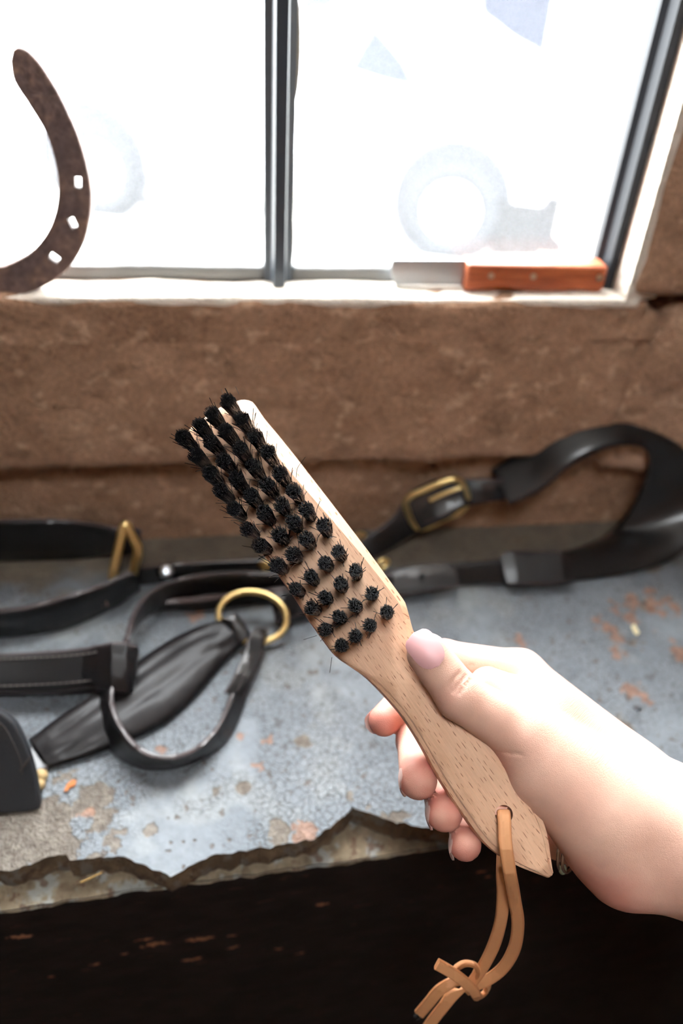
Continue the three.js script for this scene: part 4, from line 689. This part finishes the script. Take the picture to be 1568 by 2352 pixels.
    const th = rod([[52, 1762], [64, 1745], [78, 1728]].map((q) => onPlane(q[0], q[1], p0, n).addScaledVector(n, out)), 0.0007, false, 10, 6); part('loose_thread', relative(th, bp), M.thread, flap);
  }
  { const g1 = new THREE.SphereGeometry(0.0042, 18, 14), a = L(94, 1782, 0.004); g1.translate(a.x, a.y, a.z); const g2 = new THREE.SphereGeometry(0.0036, 18, 14), b = L(90, 1802, 0.003); g2.translate(b.x, b.y, b.z); fitting('knot_bead', g1, std({ color: srgb(176, 150, 104), roughness: 0.7 })); fitting('knot_bead', g2, std({ color: srgb(176, 150, 104), roughness: 0.7 })); }
  // buckled strap rising to the padded headpiece
  strap('buckle_strap', [[800, 1262, 0.012, 815, 1300, 0.001], [845, 1228, 0.020, 870, 1276, 0.004], [900, 1188, 0.030, 930, 1240, 0.010], [945, 1142, 0.034, 975, 1204, 0.018], [1000, 1112, 0.037, 1030, 1178, 0.022], [1045, 1106, 0.036, 1060, 1158, 0.024], [1090, 1106, 0.037, 1098, 1152, 0.025], [1155, 1100, 0.038, 1164, 1146, 0.028]], { t: 0.004, turn: [3, 6, 0.1, SILL + 0.3, 0.5] });
  {
    const P = [[930, 1150, 0.030], [934, 1172, 0.027], [944, 1196, 0.024], [958, 1210, 0.023], [978, 1208, 0.024], [1020, 1188, 0.027], [1058, 1170, 0.030], [1071, 1152, 0.032], [1068, 1124, 0.035], [1058, 1105, 0.037], [1040, 1098, 0.038], [1015, 1104, 0.038], [972, 1122, 0.036], [942, 1136, 0.033]].map(([x, y, h]) => L(x, y, h).add(V(0, 0.001, 0.003)));
    const bk = fitting('buckle', rod(P, 0.0026, true, 160, 12)); const pr = rod([[985, 1146, 0.038], [1015, 1132, 0.043], [1040, 1122, 0.043], [1060, 1116, 0.039]].map(([x, y, h]) => L(x, y, h).add(V(0, 0, 0.002))), 0.0017, false, 20, 8); part('prong', relative(pr, bp), M.brass, bk);
  }
  strap('billet_end', [[950, 1150, 0.036, 975, 1195, 0.024], [985, 1122, 0.044, 1012, 1180, 0.029], [1020, 1116, 0.043, 1040, 1166, 0.029], [1046, 1114, 0.038, 1060, 1156, 0.027]], { t: 0.0035, turn: [0, 3, 0.1, SILL + 0.3, 0.8] });
  const headPts = [[1136, 1088, 0.044, 1160, 1152, 0.034], [1196, 1050, 0.052, 1236, 1112, 0.044], [1262, 1008, 0.062, 1300, 1062, 0.054], [1340, 983, 0.070, 1370, 1026, 0.062], [1425, 977, 0.076, 1440, 1014, 0.066], [1500, 990, 0.078, 1484, 1036, 0.058], [1566, 1026, 0.073, 1486, 1076, 0.042], [1606, 1090, 0.060, 1468, 1130, 0.024], [1622, 1160, 0.044, 1438, 1182, 0.012], [1606, 1222, 0.028, 1400, 1222, 0.008], [1558, 1276, 0.012, 1352, 1248, 0.010], [1460, 1314, 0.003, 1290, 1266, 0.014], [1310, 1336, 0.002, 1220, 1276, 0.018], [1180, 1342, 0.002, 1160, 1282, 0.020], [1045, 1346, 0.002, 1035, 1294, 0.020]];
  const headProfile = (w) => { const o = [], hw = w / 2, th = 0.006; for (let k = 0; k <= 16; k++) { const a = k / 8 - 1; o.push([hw * a, th * 0.5 * Math.pow(Math.max(0, 1 - Math.pow(Math.abs(a), 4)), 0.5), 0]); } for (let k = 15; k >= 1; k--) { const a = k / 8 - 1; o.push([hw * a, -th * 0.5 * Math.pow(Math.max(0, 1 - Math.pow(Math.abs(a), 4)), 0.5), 0]); } return o; };
  strap('headpiece', headPts, { profile: headProfile, steps: 14, smooth: true, turn: [0, 4, 0.10, SILL + 0.25, 0.8, 1.1] }, M.leather, { label: 'padded headpiece looping up against the wall' });
  strap('billet', [[1050, 1346, 0.004, 1042, 1292, 0.024], [975, 1362, 0.003, 962, 1296, 0.024], [905, 1374, 0.002, 885, 1312, 0.022], [820, 1400, 0.002, 800, 1338, 0.020]], { t: 0.0036, turn: [0, 3, 0.1, SILL + 0.12, 0.75] });
  { const c = L(968, 1322, 0.0165), g = new THREE.CylinderGeometry(0.002, 0.002, 0.001, 16); g.translate(c.x, c.y + 0.0012, c.z + 0.0012); fitting('punched_hole', g, std({ color: srgb(6, 6, 7), roughness: 1 })); }
  strap('keeper_loop', [[1160, 1346, 0.004, 1152, 1274, 0.026], [1180, 1346, 0.004, 1172, 1266, 0.029], [1240, 1344, 0.004, 1236, 1264, 0.029], [1296, 1340, 0.004, 1290, 1268, 0.028], [1312, 1336, 0.004, 1304, 1276, 0.024]], { t: 0.006, turn: [0, 4, 0.15, SILL + 0.12, 0.5] });
  fitting('small_ring', rod([[812, 1236, 0.018], [822, 1226, 0.02], [836, 1230, 0.018], [830, 1242, 0.014]].map(([x, y, h]) => L(x, y, h)), 0.002, true, 30, 8));
  fitting('small_ring', rod([[868, 1300, 0.012], [878, 1286, 0.016], [890, 1290, 0.014], [880, 1304, 0.01]].map(([x, y, h]) => L(x, y, h)), 0.002, true, 30, 8));
  fitting('small_ring', rod([[598, 1300, 0.020], [608, 1292, 0.024], [620, 1298, 0.022], [612, 1308, 0.016]].map(([x, y, h]) => L(x, y, h)), 0.002, true, 30, 8));
}
// ───────────────────────── horseshoe ─────────────────────────
{
  const p0 = onZ(0, 684, -0.008), top = onZ(40, 110, -0.0285), n = (() => { const a = V(1, 0, 0), b = top.clone().sub(p0); b.x = 0; const q = a.clone().cross(b).normalize(); return q.z < 0 ? q.negate() : q; })();
  const ex = V(1, 0, 0), ey = new THREE.Vector3().crossVectors(n, ex).normalize(), to = ([x, y]) => { const d = onPlane(x, y, p0, n).sub(p0); return new THREE.Vector2(d.dot(ex), d.dot(ey)); };
  const outer = [[28, 116], [42, 108], [66, 118], [95, 150], [130, 205], [160, 265], [186, 330], [204, 400], [210, 450], [206, 505], [192, 560], [165, 608], [120, 648], [62, 674], [0, 684]].map(to);
  const inner = [[0, 612], [30, 602], [70, 579], [104, 540], [125, 492], [133, 440], [129, 390], [114, 330], [94, 287], [60, 232], [31, 185], [23, 140]].map(to);
  const ax = to([-42, 684]).x, mir = (p) => new THREE.Vector2(2 * ax - p.x, p.y);
  const sm = (pts, n = 60) => new THREE.SplineCurve(pts).getPoints(n);
  const bot = new THREE.Vector2(ax, to([0, 684]).y - 0.0012), inb = new THREE.Vector2(ax, to([0, 612]).y - 0.001);
  const ptsO = sm([...outer, bot], 70), ptsI = sm([inb, ...inner], 70);
  const shape = new THREE.Shape([...ptsO.slice(0, -1), bot, ...ptsO.slice(0, -1).reverse().map(mir), ...ptsI.slice(1).reverse().map(mir), inb, ...ptsI.slice(1)]);
  for (const s of [0, 1]) for (const [x, y, rot] of [[178, 419, 0.1], [166, 513, -0.35], [124, 593, -0.9]]) { let c = to([x, y]); if (s) c = mir(c); const h = new THREE.Path(); const k = 0.0030, k2 = 0.0020, a = s ? -rot : rot, q = [[-k2, -k], [k2, -k], [k2, k], [-k2, k]].map(([u, v]) => [c.x + u * Math.cos(a) + v * Math.sin(a), c.y - u * Math.sin(a) + v * Math.cos(a)]); q.forEach(([u, v], i) => (i ? h.lineTo(u, v) : h.moveTo(u, v))); h.closePath(); shape.holes.push(h); }
  const g = new THREE.ExtrudeGeometry(shape, { depth: 0.0075, bevelEnabled: true, bevelSize: 0.0016, bevelThickness: 0.0016, bevelOffset: -0.0016, bevelSegments: 3, curveSegments: 8 });
  g.translate(0, 0, -0.0091 + 0.0); const mm = new THREE.Matrix4().makeBasis(ex, ey, n).setPosition(p0);
  const t = texPair(512, 512, (u, v) => { const a = fbm2(u * 7, v * 7, 4), b = fbm2(u * 40, v * 40, 3); let c = mix3([98, 82, 80], [124, 102, 94], sat(0.5 + a)); c = mix3(c, [150, 120, 102], 0.5 * ss(0.15, 0.6, fbm2(u * 10 + 5, v * 10, 4))); c = c.map((q) => q * (1 + 0.2 * b)); return [...c, 0.5 + 0.3 * a + 0.4 * b]; });
  for (const q of [t.map, t.bump]) q.repeat.set(1 / 0.12, 1 / 0.12);
  const shoe = group('horseshoe', { label: 'rusty worn iron horseshoe leaning on the window pane', category: 'horseshoe' }, p0);
  g.applyMatrix4(mm); relative(g, p0); const iron = std({ map: t.map, bumpMap: t.bump, bumpScale: 0.0008, roughness: 0.62, metalness: 0.25 });
  part('shoe_plate', metreUV(g), iron, shoe);
}
// ───────────────────────── knife on the sill ─────────────────────────
{
  const p0 = L(1000, 1000, 0), y0 = SILL + 0.0012, a = onZ(1076, 640, -0.016), b = onZ(1388, 652, -0.016), ex = V(1, 0, 0).applyAxisAngle(V(0, 1, 0), 0.06);
  const len = b.x - a.x, base = V(a.x, y0, -0.0245), H = 0.0205;
  const k = group('hoof_knife', { label: 'knife with riveted reddish wooden handle lying on the sill', category: 'knife' }, base);
  const wt = texPair(512, 256, (u, v) => { const a2 = fbm2(u * 5, v * 40, 4), f = fbm2(u * 30, v * 220, 2); const c = mix3([134, 62, 34], [190, 104, 62], sat(0.5 + 0.8 * a2 + 0.2 * f)); return [...c, 0.5 + 0.3 * f]; });
  for (const q of [wt.map, wt.bump]) q.repeat.set(1 / 0.1, 1 / 0.05);
  const wood = phy({ map: wt.map, bumpMap: wt.bump, bumpScale: 0.0002, roughness: 0.45 });
  const sh = new THREE.Shape(); sh.moveTo(-0.0105, 0.003); sh.lineTo(-0.0085, 0.0005); sh.lineTo(0.0075, 0.0005); sh.quadraticCurveTo(0.0105, 0.002, 0.011, 0.006); sh.lineTo(0.0098, H - 0.003); sh.quadraticCurveTo(0.0095, H, 0.006, H); sh.lineTo(-0.007, H); sh.quadraticCurveTo(-0.0105, H, -0.0105, H - 0.003); sh.closePath();
  const g = new THREE.ExtrudeGeometry(sh, { depth: len - 0.004, bevelEnabled: true, bevelSize: 0.0018, bevelOffset: -0.0018, bevelThickness: 0.002, bevelSegments: 4, steps: 24 });
  g.rotateY(Math.PI / 2); { const p = g.attributes.position; for (let i = 0; i < p.count; i++) { const t = sat(p.getX(i) / len); p.setY(i, p.getY(i) + 0.0012 * Math.sin(t * Math.PI) * 0 + (p.getY(i) < 0.005 ? 0.0016 * Math.sin(t * 6) ** 2 : 0)); p.setZ(i, -p.getZ(i)); p.setZ(i, -p.getZ(i)); } g.computeVertexNormals(); }
  g.scale(1, 1, 1); const body = part('handle', metreUV(g), wood, k, { label: 'reddish-brown wooden handle' });
  for (const t of [0.15, 0.45, 0.93]) { const r = new THREE.CylinderGeometry(0.0021, 0.0021, 0.0235, 18); r.rotateX(Math.PI / 2); r.translate(len * t, H * 0.62, 0); part('rivet', r, std({ color: srgb(206, 190, 170), metalness: 0.8, roughness: 0.4 }), body); }
  const bx = onZ(905, 640, -0.016).x - a.x, bs = new THREE.Shape(); bs.moveTo(0.004, 0.0015); bs.lineTo(bx + 0.004, 0.001); bs.quadraticCurveTo(bx - 0.002, 0.009, bx, 0.0185); bs.lineTo(0.004, 0.0195); bs.closePath();
  const bg = new THREE.ExtrudeGeometry(bs, { depth: 0.0016, bevelEnabled: true, bevelSize: 0.0006, bevelThickness: 0.0006, bevelSegments: 2 }); bg.translate(0, 0, -0.002); part('blade', bg, std({ color: srgb(176, 182, 188), metalness: 1, roughness: 0.4 }), k, { label: 'dull grey steel blade' });
  // tang pin that props the handle end
  k.rotation.y = -0.02;
}
// ───────────────────────── litter on the ledge ─────────────────────────
{
  const chip = (name, pts, h, color, label, cat) => { const c = L(pts[0][0], pts[0][1], 0), sh = new THREE.Shape(pts.map(([x, y]) => { const q = L(x, y, 0); return new THREE.Vector2(q.x - c.x, -(q.z - c.z)); })); const g = new THREE.ExtrudeGeometry(sh, { depth: h, bevelEnabled: true, bevelSize: 0.0003, bevelThickness: 0.0003, bevelSegments: 1 }); g.rotateX(-Math.PI / 2); const m = part(numbered(name), g, std({ color, roughness: 0.9 }), null, { label, category: cat }); m.position.copy(c); m.position.y += 0.0005; return m; };
  chip('wood_chip', [[149, 1818], [156, 1803], [168, 1794], [175, 1796], [172, 1806], [160, 1812], [153, 1820]], 0.0008, srgb(176, 108, 62), 'orange-brown wood chip beside the broad leather flap', 'chip');
  chip('straw_piece', [[1449, 1440], [1456, 1436], [1466, 1455], [1462, 1460], [1456, 1455]], 0.0008, srgb(214, 200, 160), 'pale straw scrap on the ledge above the hand', 'straw');
  const st = part(numbered('straw_stalk'), relative(rod([[185, 2027], [210, 2016], [235, 2003]].map(([x, y]) => onY(x, y, LY - 0.0062)), 0.0005, false, 10, 5), onY(185, 2027, LY - 0.0062)), std({ color: srgb(150, 120, 70), roughness: 0.9 }), null, { label: 'thin straw stalk in the broken notch', category: 'straw' }); st.position.copy(onY(185, 2027, LY - 0.0062));
  const nail = part(numbered('nail_head'), new THREE.CylinderGeometry(0.0022, 0.0026, 0.0016, 14), std({ color: srgb(96, 96, 98), roughness: 0.5, metalness: 0.6 }), null, { label: 'small grey nail head in the ledge above the wrist', category: 'nail' }); nail.position.copy(L(1463, 1625, 0.0007));
}
// ───────────────────────── the yard outside ─────────────────────────
{
  const GY = -0.44;
  const yt = texPair(512, 512, (u, v) => { const a = fbm2(u * 14, v * 14, 4), b = fbm2(u * 60, v * 60, 3); const c = mix3([196, 194, 188], [222, 220, 214], sat(0.5 + a + 0.3 * b)); return [...c, 0.5 + 0.4 * b]; }); for (const q of [yt.map, yt.bump]) q.repeat.set(0.5, 0.5);
  part('yard_ground', metreUV(boxGeo(-22, 22, GY - 0.2, GY, -40, -0.165)), std({ map: yt.map, bumpMap: yt.bump, bumpScale: 0.004, roughness: 0.95 }), null, { kind: 'structure', label: 'pale concrete yard outside the window', category: 'ground' });
  const wr = onY(1020, 594, GY), wl = onY(232, 497, GY), ex = wl.clone().sub(wr), wb = ex.length(); ex.normalize();
  const s = wb / 2.7; console.log('car wheelbase', wb.toFixed(2));
  const car = group('parked_car', { label: 'white car parked in the yard outside the window', category: 'car' }, wr);
  const ang = Math.atan2(-ex.z, ex.x); car.rotation.y = ang; car.scale.setScalar(s);                                  // local x runs from the wheel seen right to the wheel seen left
  const white = phy({ color: srgb(236, 238, 240), roughness: 0.3, clearcoat: 0.6 }), dark = std({ color: srgb(26, 28, 32), roughness: 0.9 }), glassM = phy({ color: srgb(30, 34, 42), roughness: 0.3, specularIntensity: 0.4 }), trim = std({ color: srgb(16, 17, 20), roughness: 0.9 });
  const side = new THREE.Shape(); side.moveTo(-0.92, 0.42); side.lineTo(-0.98, 0.72); side.quadraticCurveTo(-0.98, 1.1, -0.86, 1.22); side.lineTo(-0.62, 1.72); side.quadraticCurveTo(-0.55, 1.82, -0.35, 1.84); side.lineTo(1.3, 1.84); side.quadraticCurveTo(1.5, 1.82, 1.66, 1.66); side.lineTo(2.18, 1.18); side.quadraticCurveTo(3.1, 1.12, 3.42, 0.98); side.quadraticCurveTo(3.58, 0.8, 3.54, 0.42); side.lineTo(3.3, 0.34); side.lineTo(-0.8, 0.34); side.closePath();
  const bg = new THREE.ExtrudeGeometry(side, { depth: 1.6, bevelEnabled: true, bevelSize: 0.06, bevelThickness: 0.08, bevelOffset: -0.06, bevelSegments: 4, curveSegments: 20 });
  const zs = V(0, 0, 1).applyAxisAngle(V(0, 1, 0), ang).z > 0 ? 1 : -1;                                                // which side looks at the window
  bg.translate(0, 0, zs > 0 ? -1.68 : 0.08); part('body', bg, white, car);
  const win = (pts, name = 'side_window') => { const g = new THREE.ExtrudeGeometry(new THREE.Shape(pts.map(([x, y]) => new THREE.Vector2(x, y))), { depth: 0.02, bevelEnabled: false }); g.translate(0, 0, zs > 0 ? -0.005 : -0.015); part(name, g, glassM, car); };
  const nrm = V(0, 1, 0).cross(ex).normalize(), onSide = ([x, y]) => { const p = onPlane(x, y, wr, nrm).sub(wr); return [p.dot(ex) / s, p.y / s]; };
  win([[859, 55], [800, 160], [880, 186], [962, 205], [930, 140]].map(onSide)); win([[1092, -90], [1104, 30], [1180, 88], [1252, 128], [1290, -90]].map(onSide)); win([[700, -90], [690, 30], [770, 20], [790, -90]].map(onSide));
  const strip = (name, pts) => { const g = new THREE.ExtrudeGeometry(new THREE.Shape(pts.map(onSide).map(([x, y]) => new THREE.Vector2(x, y))), { depth: 0.03, bevelEnabled: false }); g.translate(0, 0, -0.015); part(name, g, trim, car); };
  strip('sill_trim', [[326, 452], [330, 474], [470, 486], [596, 496], [604, 474], [470, 466]]); strip('sill_trim', [[768, 508], [770, 528], [900, 548], [906, 528]]); strip('bumper', [[1135, 455], [1125, 530], [1122, 586], [1290, 590], [1318, 460], [1262, 445], [1240, 470]]);
  for (const x of [0, 2.7]) for (const z of [zs > 0 ? -0.04 : 0.04, zs > 0 ? -1.6 : 1.6]) {
    const w = new THREE.TorusGeometry(0.27, 0.085, 16, 40); w.scale(1, 1, 1.1); w.translate(x, 0.345, z); const tyre = part('wheel', w, dark, car);
    const h = new THREE.CylinderGeometry(0.235, 0.235, 0.1, 40); h.rotateX(Math.PI / 2); h.translate(x, 0.345, z); const hub = part('hubcap', h, white, tyre);
  }
  for (const x of [0, 2.7]) { const a = new THREE.CylinderGeometry(0.43, 0.43, 0.06, 48, 1, false, 0, Math.PI * 2); a.rotateX(Math.PI / 2); a.translate(x, 0.4, zs > 0 ? -0.022 : 0.022); part('wheel_arch', a, dark, car); }
}
console.log('things done');

renderer.render(scene, camera);
